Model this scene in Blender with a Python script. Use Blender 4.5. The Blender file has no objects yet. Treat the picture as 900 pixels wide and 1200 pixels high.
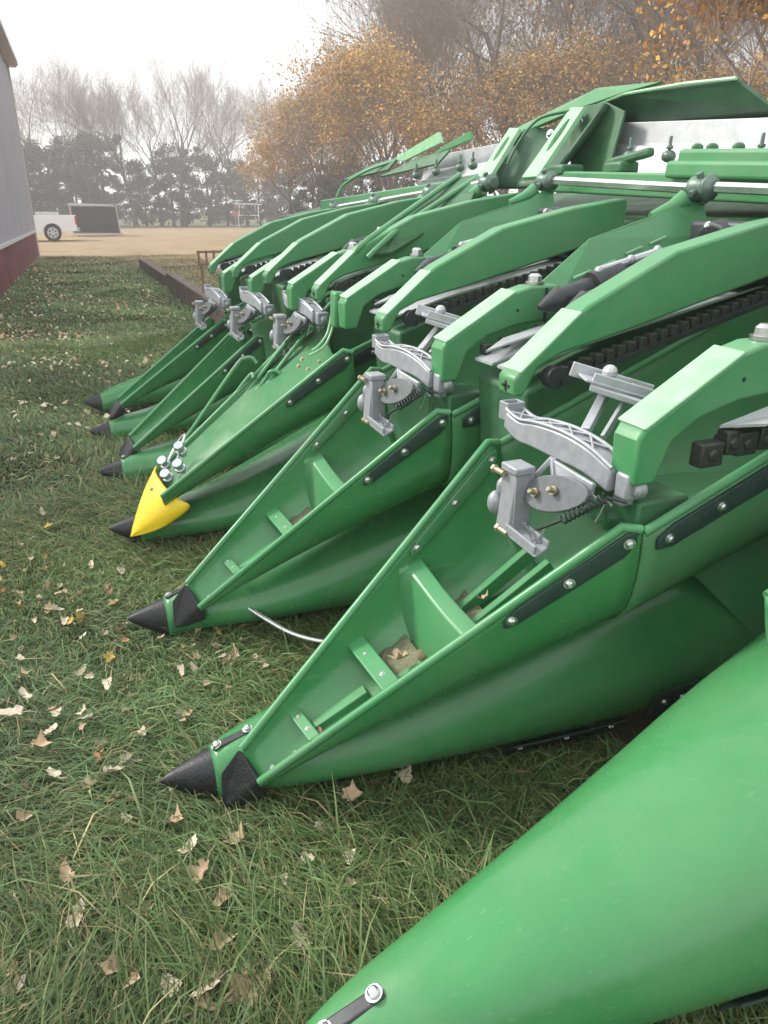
import bpy, math, random
import numpy as np
from mathutils import Vector, Matrix
R = math.radians
random.seed(7); rng = np.random.default_rng(7)
scene = bpy.context.scene
COL = scene.collection

# ------------------------------------------------------------------ camera
cam = bpy.data.cameras.new("camera"); camo = bpy.data.objects.new("camera", cam); COL.objects.link(camo)
camo.location = (-0.0472, -1.3803, 1.2629)
camo.rotation_euler = (R(90-22.097), 0, R(-23.042))
cam.sensor_fit = 'VERTICAL'; cam.sensor_height = 36; cam.lens = 26.01
cam.clip_start = 0.05; cam.clip_end = 2000
scene.camera = camo

# ------------------------------------------------------------------ world
SUN_AZ, SUN_EL = -48.0, 38.0      # azimuth from +Y towards +X, elevation
w = bpy.data.worlds.new("World"); scene.world = w; w.use_nodes = True
nt = w.node_tree; nt.nodes.clear()
out = nt.nodes.new('ShaderNodeOutputWorld'); bg = nt.nodes.new('ShaderNodeBackground')
sky = nt.nodes.new('ShaderNodeTexSky'); sky.sky_type = 'NISHITA'; sky.sun_disc = False
sky.sun_elevation = R(SUN_EL); sky.sun_rotation = R(SUN_AZ); sky.dust_density = 3.0; sky.air_density = 1.0
tc = nt.nodes.new('ShaderNodeTexCoord'); mp = nt.nodes.new('ShaderNodeMapping'); mp.inputs['Scale'].default_value = (1, 1, 3.2)
nz = nt.nodes.new('ShaderNodeTexNoise'); nz.inputs['Scale'].default_value = 2.2; nz.inputs['Detail'].default_value = 6; nz.inputs['Roughness'].default_value = .55
cr = nt.nodes.new('ShaderNodeValToRGB')
cr.color_ramp.elements[0].position = .30; cr.color_ramp.elements[0].color = (.40, .40, .40, 1)
cr.color_ramp.elements[1].position = .52; cr.color_ramp.elements[1].color = (1, 1, 1, 1)
mx = nt.nodes.new('ShaderNodeMix'); mx.data_type = 'RGBA'
nt.links.new(tc.outputs['Generated'], mp.inputs[0]); nt.links.new(mp.outputs[0], nz.inputs[0])
nt.links.new(nz.outputs[0], cr.inputs[0]); nt.links.new(cr.outputs[0], mx.inputs[0])
nt.links.new(sky.outputs[0], mx.inputs[6]); mx.inputs[7].default_value = (9.0, 9.15, 9.3, 1)
nt.links.new(mx.outputs[2], bg.inputs[0]); bg.inputs[1].default_value = 0.09
nt.links.new(bg.outputs[0], out.inputs[0])

sl = bpy.data.lights.new("sun", 'SUN'); sl.energy = 2.0; sl.angle = R(11); sl.color = (1, .95, .88)
so = bpy.data.objects.new("sun", sl); COL.objects.link(so)
d = Vector((math.sin(R(SUN_AZ))*math.cos(R(SUN_EL)), math.cos(R(SUN_AZ))*math.cos(R(SUN_EL)), math.sin(R(SUN_EL))))
so.rotation_euler = d.to_track_quat('Z', 'Y').to_euler()
so.location = (0, 0, 30)
scene.view_settings.view_transform = 'Standard'; scene.view_settings.look = 'None'
scene.view_settings.exposure = 1.15; scene.view_settings.gamma = 1
scene.view_settings.use_curve_mapping = False
scene.cycles.volume_bounces = 0; scene.cycles.max_bounces = 6
scene.cycles.volume_step_rate = 4

# ------------------------------------------------------------------ materials
def mat(name, col, rough=.6, metal=0, var=0, vscale=8, bump=0, bscale=60, attr=None, spec=.5, coat=0, col2=None, v2=.5, dust=0):
    m = bpy.data.materials.new(name); m.use_nodes = True; n = m.node_tree; b = n.nodes['Principled BSDF']
    b.inputs['Base Color'].default_value = (*col, 1); b.inputs['Roughness'].default_value = rough
    b.inputs['Metallic'].default_value = metal; b.inputs['Specular IOR Level'].default_value = spec
    if coat: b.inputs['Coat Weight'].default_value = coat; b.inputs['Coat Roughness'].default_value = .15
    tc = n.nodes.new('ShaderNodeTexCoord')
    if var or col2:
        t = n.nodes.new('ShaderNodeTexNoise'); t.inputs['Scale'].default_value = vscale; t.inputs['Detail'].default_value = 8
        t.inputs['Roughness'].default_value = .65
        n.links.new(tc.outputs['Object'], t.inputs[0])
        r = n.nodes.new('ShaderNodeValToRGB'); r.color_ramp.elements[0].position = v2-.17; r.color_ramp.elements[1].position = v2+.17
        c2 = col2 or tuple(c*(1-var) for c in col)
        r.color_ramp.elements[0].color = (*c2, 1); r.color_ramp.elements[1].color = (*col, 1)
        n.links.new(t.outputs[0], r.inputs[0]); n.links.new(r.outputs[0], b.inputs['Base Color'])
        mr = n.nodes.new('ShaderNodeMapRange'); mr.inputs[3].default_value = min(1, rough*1.25); mr.inputs[4].default_value = rough*.85
        n.links.new(t.outputs[0], mr.inputs[0]); n.links.new(mr.outputs[0], b.inputs['Roughness'])
    if dust:
        src = b.inputs['Base Color'].links[0].from_socket
        d1 = n.nodes.new('ShaderNodeTexNoise'); d1.inputs['Scale'].default_value = 3.2; d1.inputs['Detail'].default_value = 10; d1.inputs['Roughness'].default_value = .72; d1.inputs['Distortion'].default_value = .6
        d2 = n.nodes.new('ShaderNodeTexNoise'); d2.inputs['Scale'].default_value = 130; d2.inputs['Detail'].default_value = 3
        mp_ = n.nodes.new('ShaderNodeMapping'); mp_.inputs['Scale'].default_value = (.035, 1, 1); mp_.inputs['Rotation'].default_value = (0, .6, .1)
        n.links.new(tc.outputs['Object'], d1.inputs[0]); n.links.new(tc.outputs['Object'], mp_.inputs[0]); n.links.new(mp_.outputs[0], d2.inputs[0])
        m1 = n.nodes.new('ShaderNodeMapRange'); m1.inputs[1].default_value = .42; m1.inputs[2].default_value = .75; m1.inputs[4].default_value = dust; n.links.new(d1.outputs[0], m1.inputs[0])
        m2 = n.nodes.new('ShaderNodeMapRange'); m2.inputs[1].default_value = .62; m2.inputs[2].default_value = .74; m2.inputs[4].default_value = dust*.8; n.links.new(d2.outputs[0], m2.inputs[0])
        ad = n.nodes.new('ShaderNodeMath'); ad.operation = 'MAXIMUM'; n.links.new(m1.outputs[0], ad.inputs[0]); n.links.new(m2.outputs[0], ad.inputs[1])
        mm = n.nodes.new('ShaderNodeMix'); mm.data_type = 'RGBA'; n.links.new(ad.outputs[0], mm.inputs[0]); n.links.new(src, mm.inputs[6]); mm.inputs[7].default_value = (.30, .33, .24, 1)
        n.links.new(mm.outputs[2], b.inputs['Base Color'])
        ra = n.nodes.new('ShaderNodeMath'); ra.operation = 'MULTIPLY_ADD'; ra.inputs[1].default_value = .9; n.links.new(ad.outputs[0], ra.inputs[0]); n.links.new(b.inputs['Roughness'].links[0].from_socket, ra.inputs[2]); n.links.new(ra.outputs[0], b.inputs['Roughness'])
    if attr:
        a = n.nodes.new('ShaderNodeAttribute'); a.attribute_name = attr
        n.links.new(a.outputs['Color'], b.inputs['Base Color'])
    if bump:
        t2 = n.nodes.new('ShaderNodeTexNoise'); t2.inputs['Scale'].default_value = bscale; t2.inputs['Detail'].default_value = 5
        n.links.new(tc.outputs['Object'], t2.inputs[0])
        bp = n.nodes.new('ShaderNodeBump'); bp.inputs['Strength'].default_value = bump; bp.inputs['Distance'].default_value = .01
        n.links.new(t2.outputs[0], bp.inputs['Height']); n.links.new(bp.outputs[0], b.inputs['Normal'])
    return m

POLY = mat('green_poly', (.045, .225, .072), .22, var=.12, vscale=5, bump=.05, bscale=45, dust=.16)
POLYD = mat('green_poly_dusty', (.05, .21, .08), .38, col2=(.08, .19, .08), vscale=14, v2=.36, bump=.06, bscale=90, dust=.25)
GREEN = mat('green_paint', (.052, .245, .09), .33, col2=(.065, .21, .085), vscale=9, v2=.42, bump=.05, bscale=70, dust=.22)
GREENP = mat('pale_glare_green', (.30, .55, .32), .35, col2=(.20, .44, .22), vscale=16, v2=.42)  # pale tone paints in the glare on the arm top plates
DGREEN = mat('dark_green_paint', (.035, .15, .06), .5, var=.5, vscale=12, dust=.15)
RECESS = mat('shaded_green_paint', (.02, .09, .04), .45, var=.3, vscale=12, dust=.12)  # green paint darkened, backlit shade of cheek and hood put into the colour
BLACK = mat('black_rubber', (.012, .015, .016), .55, col2=(.03, .032, .03), vscale=30, v2=.4, bump=.2, bscale=120)
TIPB = mat('scuffed_black_poly', (.012, .014, .016), .45, col2=(.05, .047, .042), vscale=70, v2=.30, bump=.2, bscale=150)
STRIP = mat('dark_green_rubber', (.010, .030, .024), .6, col2=(.02, .045, .035), vscale=40, bump=.2, bscale=200)
ZINC = mat('zinc_bolt', (.62, .64, .62), .3, metal=1, var=.3, vscale=100)
CAST = mat('cast_aluminium', (.34, .36, .385), .45, metal=.3, var=.25, vscale=40, bump=.06, bscale=200)
GALV = mat('galvanised', (.50, .52, .54), .42, metal=.35, var=.25, vscale=18, bump=.05)
SHAFT = mat('bright_shaft', (.7, .7, .7), .25, metal=.9, var=.2, vscale=20)
CHROME = mat('chrome', (.5, .52, .56), .18, metal=1)
DARKM = mat('dark_steel', (.045, .05, .055), .45, metal=.3, var=.5, vscale=30)
CHAIN = mat('chain_steel', (.05, .055, .048), .5, metal=.4, var=.5, vscale=60)
YEL = mat('yellow_poly', (.86, .62, .02), .4, col2=(.74, .50, .02), vscale=20, v2=.36)
JOINT = mat('greenish_joint_iron', (.13, .20, .16), .4, metal=.3, var=.4, vscale=40)
CASTD = mat('dark_cast_iron', (.14, .155, .165), .45, metal=.3, var=.3, vscale=40)
BRASS = mat('yellow_zinc', (.50, .44, .30), .35, metal=.8, var=.3, vscale=80)
DIRT = mat('dirt', (.23, .21, .13), .95, col2=(.12, .15, .08), vscale=60, bump=.8, bscale=120)

# ------------------------------------------------------------------ helpers
def link(name, V, F, m, parent=None, smooth=True, sharp=35, mods=()):
    me = bpy.data.meshes.new(name); me.from_pydata([tuple(map(float, v)) for v in V], [], [tuple(int(i) for i in f) for f in F])
    me.validate(); me.update()
    if m: me.materials.append(m)
    if smooth:
        me.polygons.foreach_set('use_smooth', [True]*len(me.polygons)); me.set_sharp_from_angle(angle=R(sharp))
    o = bpy.data.objects.new(name, me); COL.objects.link(o)
    if parent: o.parent = parent
    for kind, kw in mods:
        md = o.modifiers.new(kind, kind)
        for k, v in kw.items(): setattr(md, k, v)
    return o
BEV = lambda w=.004, s=2: ('BEVEL', dict(width=w, segments=s, limit_method='ANGLE', angle_limit=R(35)))
SOL = lambda t, off=-1: ('SOLIDIFY', dict(thickness=t, offset=off, use_even_offset=True))
def empty(name, loc=(0,0,0)):
    o = bpy.data.objects.new(name, None); COL.objects.link(o); o.location = loc; o.empty_display_size = .1; return o
def tag(o, label=None, cat=None, group=None, kind=None):
    for k, v in (('label', label), ('category', cat), ('group', group), ('kind', kind)):
        if v: o[k] = v
    return o

class MB:
    def __init__(s): s.V = []; s.F = []; s.G = []
    def add(s, V, F):
        n = len(s.V); s.V += [tuple(v) for v in V]; s.F += [tuple(i+n for i in f) for f in F]; s.G.append((n, len(s.V))); return s
    def box(s, c, size, M=None):
        V = [Vector(((i&1)-.5, ((i>>1)&1)-.5, (i>>2)-.5)) for i in range(8)]
        V = [Vector((v.x*size[0], v.y*size[1], v.z*size[2])) for v in V]
        if M: V = [M @ v for v in V]
        V = [v+Vector(c) for v in V]
        return s.add(V, [(0,2,3,1),(4,5,7,6),(0,1,5,4),(2,6,7,3),(0,4,6,2),(1,3,7,5)])
    def bar(s, a, b, wd, ht, up=(0,0,1)):
        a = Vector(a); b = Vector(b); x = (b-a); L = x.length; x.normalize(); y = Vector(up).cross(x); 
        if y.length < 1e-4: y = Vector((0,1,0)).cross(x)
        y.normalize(); z = x.cross(y)
        M = Matrix((x, y, z)).transposed()
        return s.box((a+b)/2, (L, wd, ht), M)
    def tube(s, pts, r, n=10, cap=True):
        pts = [Vector(p) for p in pts]; rs = r if hasattr(r, '__len__') else [r]*len(pts); base = len(s.V)
        ref = None; V = []
        for i, p in enumerate(pts):
            t = (pts[min(i+1, len(pts)-1)]-pts[max(i-1, 0)]).normalized()
            if ref is None: ref = t.orthogonal().normalized()
            ref = (ref - t*ref.dot(t)).normalized(); b = t.cross(ref)
            for k in range(n):
                a = 2*math.pi*k/n; V.append(p+(ref*math.cos(a)+b*math.sin(a))*rs[i])
        F = []
        for i in range(len(pts)-1):
            for k in range(n):
                k2 = (k+1) % n; F.append((i*n+k, i*n+k2, (i+1)*n+k2, (i+1)*n+k))
        if cap: F.append(tuple(range(n-1, -1, -1))); F.append(tuple((len(pts)-1)*n+k for k in range(n)))
        return s.add(V, F)
    def cyl(s, a, b, r, n=14): return s.tube([a, b], r, n)
    def ell(s, c, r, n=10, m=7):
        V = []; F = []
        for j in range(m+1):
            ph = math.pi*j/m
            for i in range(n):
                th = 2*math.pi*i/n; V.append((c[0]+r[0]*math.sin(ph)*math.cos(th), c[1]+r[1]*math.sin(ph)*math.sin(th), c[2]+r[2]*math.cos(ph)))
        for j in range(m):
            for i in range(n): F.append((j*n+i, (j+1)*n+i, (j+1)*n+(i+1)%n, j*n+(i+1)%n))
        return s.add(V, F)
    def prism(s, prof, y0, y1):          # profile in (x,z), extruded along y
        n = len(prof); V = [(x, y0, z) for x, z in prof]+[(x, y1, z) for x, z in prof]
        ar = sum(prof[i][0]*prof[(i+1)%n][1]-prof[(i+1)%n][0]*prof[i][1] for i in range(n))
        F = [tuple(range(n)), tuple(range(2*n-1, n-1, -1))]+[(i, i+n, (i+1)%n+n, (i+1)%n) for i in range(n)]
        if ar < 0: F = [tuple(reversed(f)) for f in F]
        return s.add(V, F)
    def build(s, name, m, parent=None, **kw): return link(name, s.V, s.F, m, parent, **kw)
    def each(s, name, m, parent, **kw):      # every piece a part of its own
        for a, b in s.G: setp(link(name, s.V[a:b], [tuple(i-a for i in f) for f in s.F if a <= f[0] < b], m, None, **kw), parent)

def grid_faces(nu, nv, closed=False):
    F = []
    for i in range(nu-1):
        for j in range(nv-1 if not closed else nv):
            F.append((i*nv+j, i*nv+(j+1) % nv, (i+1)*nv+(j+1) % nv, (i+1)*nv+j))
    return F
def bolt(parent, p, n, r=.008, m=None, tall=.006, name='bolt'):
    p = Vector(p); n = Vector(n).normalized(); b = MB()
    b.cyl(p, p+n*tall*.35, r*1.35, 14); b.tube([p+n*tall*.35, p+n*tall, p+n*(tall+r*.35)], [r, r*.95, r*.55], 6 if m is BRASS else 10)
    return b.build(name, m or ZINC, parent, sharp=30)
def smooth_interp(keys, n):
    k = np.array(keys, float); t = np.linspace(0, len(k)-1, n); o = []
    for x in t:
        i = min(int(x), len(k)-2); f = x-i
        p0, p1, p2, p3 = k[max(i-1, 0)], k[i], k[i+1], k[min(i+2, len(k)-1)]
        o.append(.5*((2*p1)+(-p0+p2)*f+(2*p0-5*p1+4*p2-p3)*f*f+(-p0+3*p1-3*p2+p3)*f**3))
    return np.array(o)

# ------------------------------------------------------------------ setting: ground, gravel
def gmat():
    m = bpy.data.materials.new('lawn_soil'); m.use_nodes = True; n = m.node_tree; b = n.nodes['Principled BSDF']
    tc = n.nodes.new('ShaderNodeTexCoord')
    a = n.nodes.new('ShaderNodeTexNoise'); a.inputs['Scale'].default_value = .9; a.inputs['Detail'].default_value = 9; a.inputs['Roughness'].default_value = .7
    c = n.nodes.new('ShaderNodeTexNoise'); c.inputs['Scale'].default_value = 55; c.inputs['Detail'].default_value = 6
    for t in (a, c): n.links.new(tc.outputs['Object'], t.inputs[0])
    r = n.nodes.new('ShaderNodeValToRGB'); e = r.color_ramp.elements
    e[0].position = .3; e[0].color = (.06, .075, .035, 1); e[1].position = .72; e[1].color = (.16, .16, .085, 1)
    mxn = n.nodes.new('ShaderNodeMix'); mxn.data_type = 'FLOAT'; mxn.inputs[0].default_value = .5
    n.links.new(a.outputs[0], mxn.inputs[2]); n.links.new(c.outputs[0], mxn.inputs[3])
    n.links.new(mxn.outputs[0], r.inputs[0]); n.links.new(r.outputs[0], b.inputs['Base Color']); b.inputs['Roughness'].default_value = 1
    b.inputs['Specular IOR Level'].default_value = .1
    return m
V = []; N = 60
xs = np.concatenate([np.linspace(-900, -8, 8), np.linspace(-7, 7, 50), np.linspace(8, 900, 8)])
ys = np.concatenate([np.linspace(-900, -4, 6), np.linspace(-3, 26, 90), np.linspace(28, 900, 8)])
def gh(x, y):
    return (.007*math.sin(x*1.7+y*.9)+.005*math.sin(y*2.3-x*1.1+1)-.006) if (abs(x) < 7.1 and -3.1 < y < 21) else 0
for x in xs:
    for y in ys: V.append((x, y, gh(x, y)))
g = link('ground', V, [f[::-1] for f in grid_faces(len(xs), len(ys))], gmat()); g['kind'] = 'structure'
GRAV = mat('gravel', (.34, .245, .13), .95, col2=(.22, .15, .08), vscale=.6, v2=.52, bump=.6, bscale=30)
def gravedge(x): return 21.6-7.5*min(1, max(0, (x-2.15)/.25))+.5*math.sin(x*.8)+.25*math.sin(x*2.3)-max(0, x-2)*.05
xx = np.linspace(-30, 60, 120)
V = [(x, gravedge(x), .006) for x in xx]+[(x, 70+1.8*math.sin(x*.3), .006) for x in xx]
g = link('gravel_yard', V, [(i, i+1, 120+i+1, 120+i) for i in range(119)], GRAV); g['kind'] = 'structure'

# ------------------------------------------------------------------ the corn head
HEAD = empty('corn_head', (1.9, 1.0, 0))
tag(HEAD, 'folded green corn header with open snouts stacked over lower ones on the grass', 'corn header')
HEAD_INV = Matrix.Translation((-1.9, -1.0, 0))
def hp(o):                               # parent to head keeping world coordinates
    o.parent = HEAD; o.matrix_parent_inverse = HEAD_INV; return o
class HeadMB(MB):
    def build(s, name, m, parent=None, **kw):
        o = link(name, s.V, s.F, m, None, **kw)
        return hp(o) if parent is None else setp(o, parent)
def setp(o, p):
    o.parent = p
    if p is HEAD: o.matrix_parent_inverse = HEAD_INV
    return o

PROF = [(0,1),(.33,.975),(.62,.89),(.83,.75),(.96,.57),(1,.42),(.96,.26),(.84,.11),(.66,0)]
PR = smooth_interp(PROF, 17)
full = np.concatenate([[(-a, b) for a, b in PR[::-1]], PR[1:]])      # left bottom -> top -> right bottom
LST_OLD = [(.118,.052,.03,.140),(.2,.078,.045,.19),(.35,.13,.06,.285),(.5,.18,.07,.375),(.7,.235,.078,.475),(.9,.275,.082,.55),(1.1,.30,.088,.595),(1.27,.312,.09,.615)]
LST = [(.118,.052,.03,.140),(.2,.078,.045,.168),(.35,.13,.055,.195),(.5,.175,.065,.245),(.7,.225,.078,.33),(.9,.265,.082,.42),(1.1,.295,.088,.50),(1.40,.32,.09,.57)]
LSA = [(.118,.052,.03,.140),(.2,.075,.045,.178),(.35,.11,.06,.225),(.5,.145,.07,.275),(.7,.19,.078,.355),(.9,.235,.082,.44),(1.1,.275,.088,.51),(1.27,.30,.09,.59)]
def lower_snout(k):
    y0 = .762*k; dz = 0; sz = 1.; sw = 1.
    if k == -1: y0 = -.76; dz = .115; sz = 1.; sw = .95
    st = smooth_interp(LSA if k in (-1, 5) else LST, 30)
    V = []
    for x, wd, zb, zr in st:
        for a, b in full: V.append((x, y0+a*wd*sw, dz+(zb+(zr-zb)*b)*sz))
    n = len(full); F = grid_faces(len(st), n)
    F.append(tuple(range((len(st)-1)*n, len(st)*n)))
    o = hp(link('lower_snout', V, F, POLY, sharp=60, mods=[SOL(.008, 0)]))
    def P(x, j, off=0):
        i = np.interp(x, st[:, 0], np.arange(len(st))); i0 = int(min(i, len(st)-2)); f = i-i0
        p = Vector(V[i0*n+j])*(1-f)+Vector(V[(i0+1)*n+j])*f
        t = Vector(V[(i0+1)*n+j])-Vector(V[i0*n+j]); j2 = min(j+1, n-1); j1 = max(j-1, 0)
        u = Vector(V[i0*n+j2])-Vector(V[i0*n+j1]); nn = t.cross(u).normalized()
        c = Vector((p.x, y0, dz+.09))
        if nn.dot(p-c) < 0: nn = -nn
        return p+nn*off, nn
    # black nose cone
    s0 = st[0]; CV = []; ns = 9
    for i in range(ns):
        f = i/(ns-1); g_ = math.sin(f*math.pi/2)**.8 if f > 0 else 0
        g_ = .04+.98*f**.8; zc = dz+.098*(1-f)+f*(s0[2]+s0[3])/2*sz
        for a, b in full:
            CV.append((.003+f*(s0[0]+.003), y0+a*s0[1]*sw*g_, zc+(b-.5)*(s0[3]-s0[2])*sz*g_*1.04))
    F2 = [f_ for f_ in grid_faces(ns, n, True)]+[tuple(range(n)), tuple(range(ns*n-1, (ns-1)*n-1, -1))]
    setp(link('snout_tip', CV, F2, TIPB, sharp=60), o)
    if k > 3: return o
    mid = n//2
    pa, na = P(.135, mid, .002); pb, nb = P(.205, mid, .002)
    b = MB(); b.bar(pa+Vector((-.012,0,.002)), pb+Vector((.012,0,.004)), .022, .007); setp(b.build('bolt_plate', DARKM, mods=[BEV(.003)], smooth=False), o)
    for q in ((pa, na), (pb, nb)): bolt(o, q[0]+q[1]*.006, q[1], .009)
    # rubber wear strips along the lower edge, near side
    if k <= 0:
        for x0, x1, jz in (((.78, 1.08, 0), (1.10, 1.26, 3)) if k == 0 else ((.70, 1.0, 0), (1.02, 1.2, 3))):
            G = []; xs_ = np.linspace(x0, x1, 8)
            for x in xs_:
                for j in (0+jz, 1+jz, 2+jz): G.append(P(x, j, .013)[0]-Vector((0,.004,.022 if j == jz else 0)))
            setp(link('wear_strip', G, grid_faces(8, 3), STRIP, mods=[SOL(.006, 0), BEV(.003)]), o)
            for x in np.linspace(x0+.03, x1-.03, 3):
                p, nn = P(x, 1+jz, .018); bolt(o, p, nn, .007)
        # moulded seam line
        b = MB(); b.tube([P(x, 2, .002)[0] for x in np.linspace(.42, .74, 8)], .0022, 6); setp(b.build('moulded_seam', GREENP), o)
    return o
for k in range(-1, 6): lower_snout(k)

def lower_hood(k):
    y0 = .762*k if k >= 0 else -.73
    st = [(1.29,.328,.07,.60),(1.75,.335,.12,.66),(1.9,.34,.2,.70),(2.05,.34,.25,.72)]
    prof = [(-1,0),(-1,.35),(-.8,.78),(-.45,.98),(0,1),(.45,.98),(.8,.78),(1,.35),(1,0)]
    V = []
    for i, (x, wd, zb, zr) in enumerate(st):
        for a, b in prof: V.append((x+(.52*(1-b)-.20 if i == 0 else .15*(1-b)), y0+a*wd, zb+(zr-zb)*b))
    hp(link('row_hood', V, grid_faces(4, 9), POLYD, sharp=50, mods=[SOL(.012), BEV(.003)]))
for k in range(-1, 5): lower_hood(k)

UP = [(1,0),(.985,.12),(.97,.25),(.94,.4),(.90,.55),(.84,.7),(.74,.83),(.6,.92),(.42,.975),(.2,1),(0,1)]
UP = UP+[(-a, b) for a, b in UP[-2::-1]]
def usec(Rr, Lr, dep, ns=21):
    """open trough section from right rim to left rim"""
    Rr = Vector(Rr); Lr = Vector(Lr); c = (Rr+Lr)/2; h = (Rr-Lr)/2
    return [c+h*a-Vector((-.12*dep*b, 0, dep*b)) for a, b in UP]
def trough(name, R0, R1, L0, L1, d0, d1, m, nt=22, xoff=(0,0,0), parent=None, thick=.011, endround=True):
    R0, R1, L0, L1 = map(Vector, (R0, R1, L0, L1)); V = []; ns = 21; off = Vector(xoff)
    def S(t, j):
        r = R0.lerp(R1, t); l = L0.lerp(L1, t); sec = usec(r, l, d0+(d1-d0)*t**1.15, ns)
        return sec[j]+off
    for i in range(nt):
        t = i/(nt-1); r = R0.lerp(R1, t); l = L0.lerp(L1, t); dd = d0+(d1-d0)*t**1.15
        if endround and t > .97: r = r-Vector((0,0,.035)); l = l-Vector((0,0,.035)); dd -= .035
        for p in usec(r, l, dd, ns): V.append(p+off)
    o = link(name, V, grid_faces(nt, ns), m, sharp=50, mods=[SOL(thick, 0)])
    hp(o) if parent is None else setp(o, parent)
    # rolled rims
    b = MB()
    for j in (0, ns-1):
        b.tube([V[i*ns+j] for i in range(nt)], .0095, 8)
    b.each('rolled_rim', GREEN, o, sharp=60)
    def N(t, j):
        e = .01; a = S(min(1, t+e), j)-S(max(0, t-e), j); j1 = max(j-1, 0); j2 = min(j+1, ns-1)
        c = S(t, j2)-S(t, j1); n = a.cross(c).normalized()
        if j < ns/2 and n.y > 0: n = -n
        if j > ns/2 and n.y < 0: n = -n
        return n
    return o, S, N
def strip_on(o, S, N, t0, t1, j0, j1, nb=3, out=1, name='wear_strip', m=None, bl=True):
    G = []; n1 = 12
    for i in range(n1):
        t = t0+(t1-t0)*i/(n1-1)
        e = min(i, n1-1-i); sh = (.25 if e == 0 else 0)
        for f in (sh, .5, 1-sh):
            jf = j0+(j1-j0)*f; ja = int(jf); fr = jf-ja
            p = S(t, ja).lerp(S(t, ja+1), fr) if fr > 0 else S(t, ja)
            G.append(p+N(t, ja)*.0105*out)
    setp(link(name, G, grid_faces(n1, 3), m or STRIP, mods=[SOL(.007, 0), BEV(.002)]), o)
    if bl:
        for i in range(nb):
            t = t0+(t1-t0)*(.06+.88*i/(nb-1)); jm = (j0+j1)/2; ja = int(jm)
            bolt(o, S(t, ja).lerp(S(t, ja+1), jm-ja)+N(t, ja)*.0135*out, N(t, ja)*out, .0085)

def upper_snout(R0, R1, L0, L1, d0, d1, off=(0,0,0), detail=2):
    o, S, N = trough('open_snout', R0, R1, L0, L1, d0, d1, POLY, xoff=off)
    # wedge shaped black nose, bent down
    r = S(0, 0); l = S(0, 20); m_ = (r+l)/2
    a = r+Vector((.004,-.006,.006)); c = l+Vector((-.004,.006,.008)); q = m_+Vector((-.075,.0,-.115)); b1 = r+Vector((.02,.0,-.05)); b2 = l+Vector((-.055,.0,-.05)); b3 = m_+Vector((.02,.012,-.085))
    V = [c, a, b1, q, b2, b3]
    setp(link('snout_tip', V, [(0,3,1),(1,3,2),(0,4,3),(2,3,5),(4,5,3),(0,1,2),(0,2,5),(0,5,4)], TIPB, smooth=False, mods=[BEV(.010, 3)]), o)
    strip_on(o, S, N, .675, .985, 0.35, 1.75)
    if detail < 1: return o
    strip_on(o, S, N, .62, .97, 18.2, 19.5, out=-1, m=POLYD)
    # big bulkhead and two small cross beams with bolt heads
    t = .58
    js = list(range(1, 20)); n = len(js)
    V = [S(t-.03*(1-abs(j-10)/10.), j) for j in js]
    top = [S(t+.035, 1).lerp(S(t+.035, 19), f)-Vector((0,0,.030+.012*math.sin(math.pi*f))) for f in np.linspace(0, 1, n)]
    lip = [p+Vector((.034,0,.012)) for p in top]; V += top+lip; F = []
    for i in range(n-1): F += [(i, i+1, n+i+1, n+i), (n+i, n+i+1, 2*n+i+1, 2*n+i)]
    setp(link('bulkhead_rib', V, F, GREEN, mods=[SOL(.012, 0), BEV(.004)]), o)
    for t, wd, dz_ in ((.40, .042, .045), (.17, .026, .022)):
        p = S(t, 2).lerp(S(t, 18), .02); q = S(t, 2).lerp(S(t, 18), .98); p.z = q.z = (S(t, 0).z+S(t, 20).z)/2-dz_
        b = MB(); b.bar(p, q, wd, .009, up=(-.35, 0, 1)); b.bar(p.lerp(q, .1)+Vector((.008,0,-.022)), p.lerp(q, .9)+Vector((.008,0,-.022)), .009, .040); rb = setp(b.build('cross_rib', GREEN, mods=[BEV(.003)], smooth=False), o)
        nn = Vector((-.35, 0, 1))
        for f in (.3, .7): bolt(rb, p.lerp(q, f)+nn.normalized()*.004, nn, .0045, tall=.002)
    # stringers on the floor
    b = MB()
    for f, (t0, t1) in ((-.10, (.73, .96)), (-.035, (.70, .96)), (.03, (.69, .96))):
        p = S(t0, 10)+Vector((0, f+.03, .03)); q = S(t1, 10)+Vector((0, f*1.2+.05, .07)); b.bar(p, q, .020, .035)
    p = S(.20, 10)+Vector((0, .006, .006)); q = S(.37, 10)+Vector((0, .010, .012)); b.bar(p, q, .03, .024)
    p = S(.41, 10)+Vector((0, -.03, .02)); q = S(.54, 10)+Vector((0, -.04, .03)); b.bar(p, q, .014, .04)
    b.each('floor_stringer', GREEN, o, mods=[BEV(.003)], smooth=False)
    # fixing strap with two bolts near the nose
    p = S(.05, 6)+Vector((.0, .004, .010)); q = S(.12, 6)+Vector((.0, .008, .010))
    b = MB(); b.bar(p, q, .012, .004); setp(b.build('strap', DARKM), o)
    for s_ in (p, q): bolt(o, s_, (-.3, 0, 1), .0085, tall=.012)
    # dirt caught on the floor
    for t0, t1 in ((.43, .56), (.66, .78)):
        V = []; 
        for i in range(7):
            t = t0+(t1-t0)*i/6
            for j in range(7):
                f = j/6; p = S(t, 7).lerp(S(t, 13), f); p.z = S(t, 10).z+.02+.003*math.sin(i*2.1+j*1.7)-(.02 if i in (0, 6) else 0); V.append(p)
        setp(link('dirt_patch', V, grid_faces(7, 7), DIRT, mods=[SOL(.01)]), o)
    return o
for k in (0, 1):
    upper_snout((.200,-.11,.118), (.865,-.43,.763), (.176,-.066,.182), (.88,.095,.781), .025, .30, off=(.01*k, .762*k, .035*k))
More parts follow.
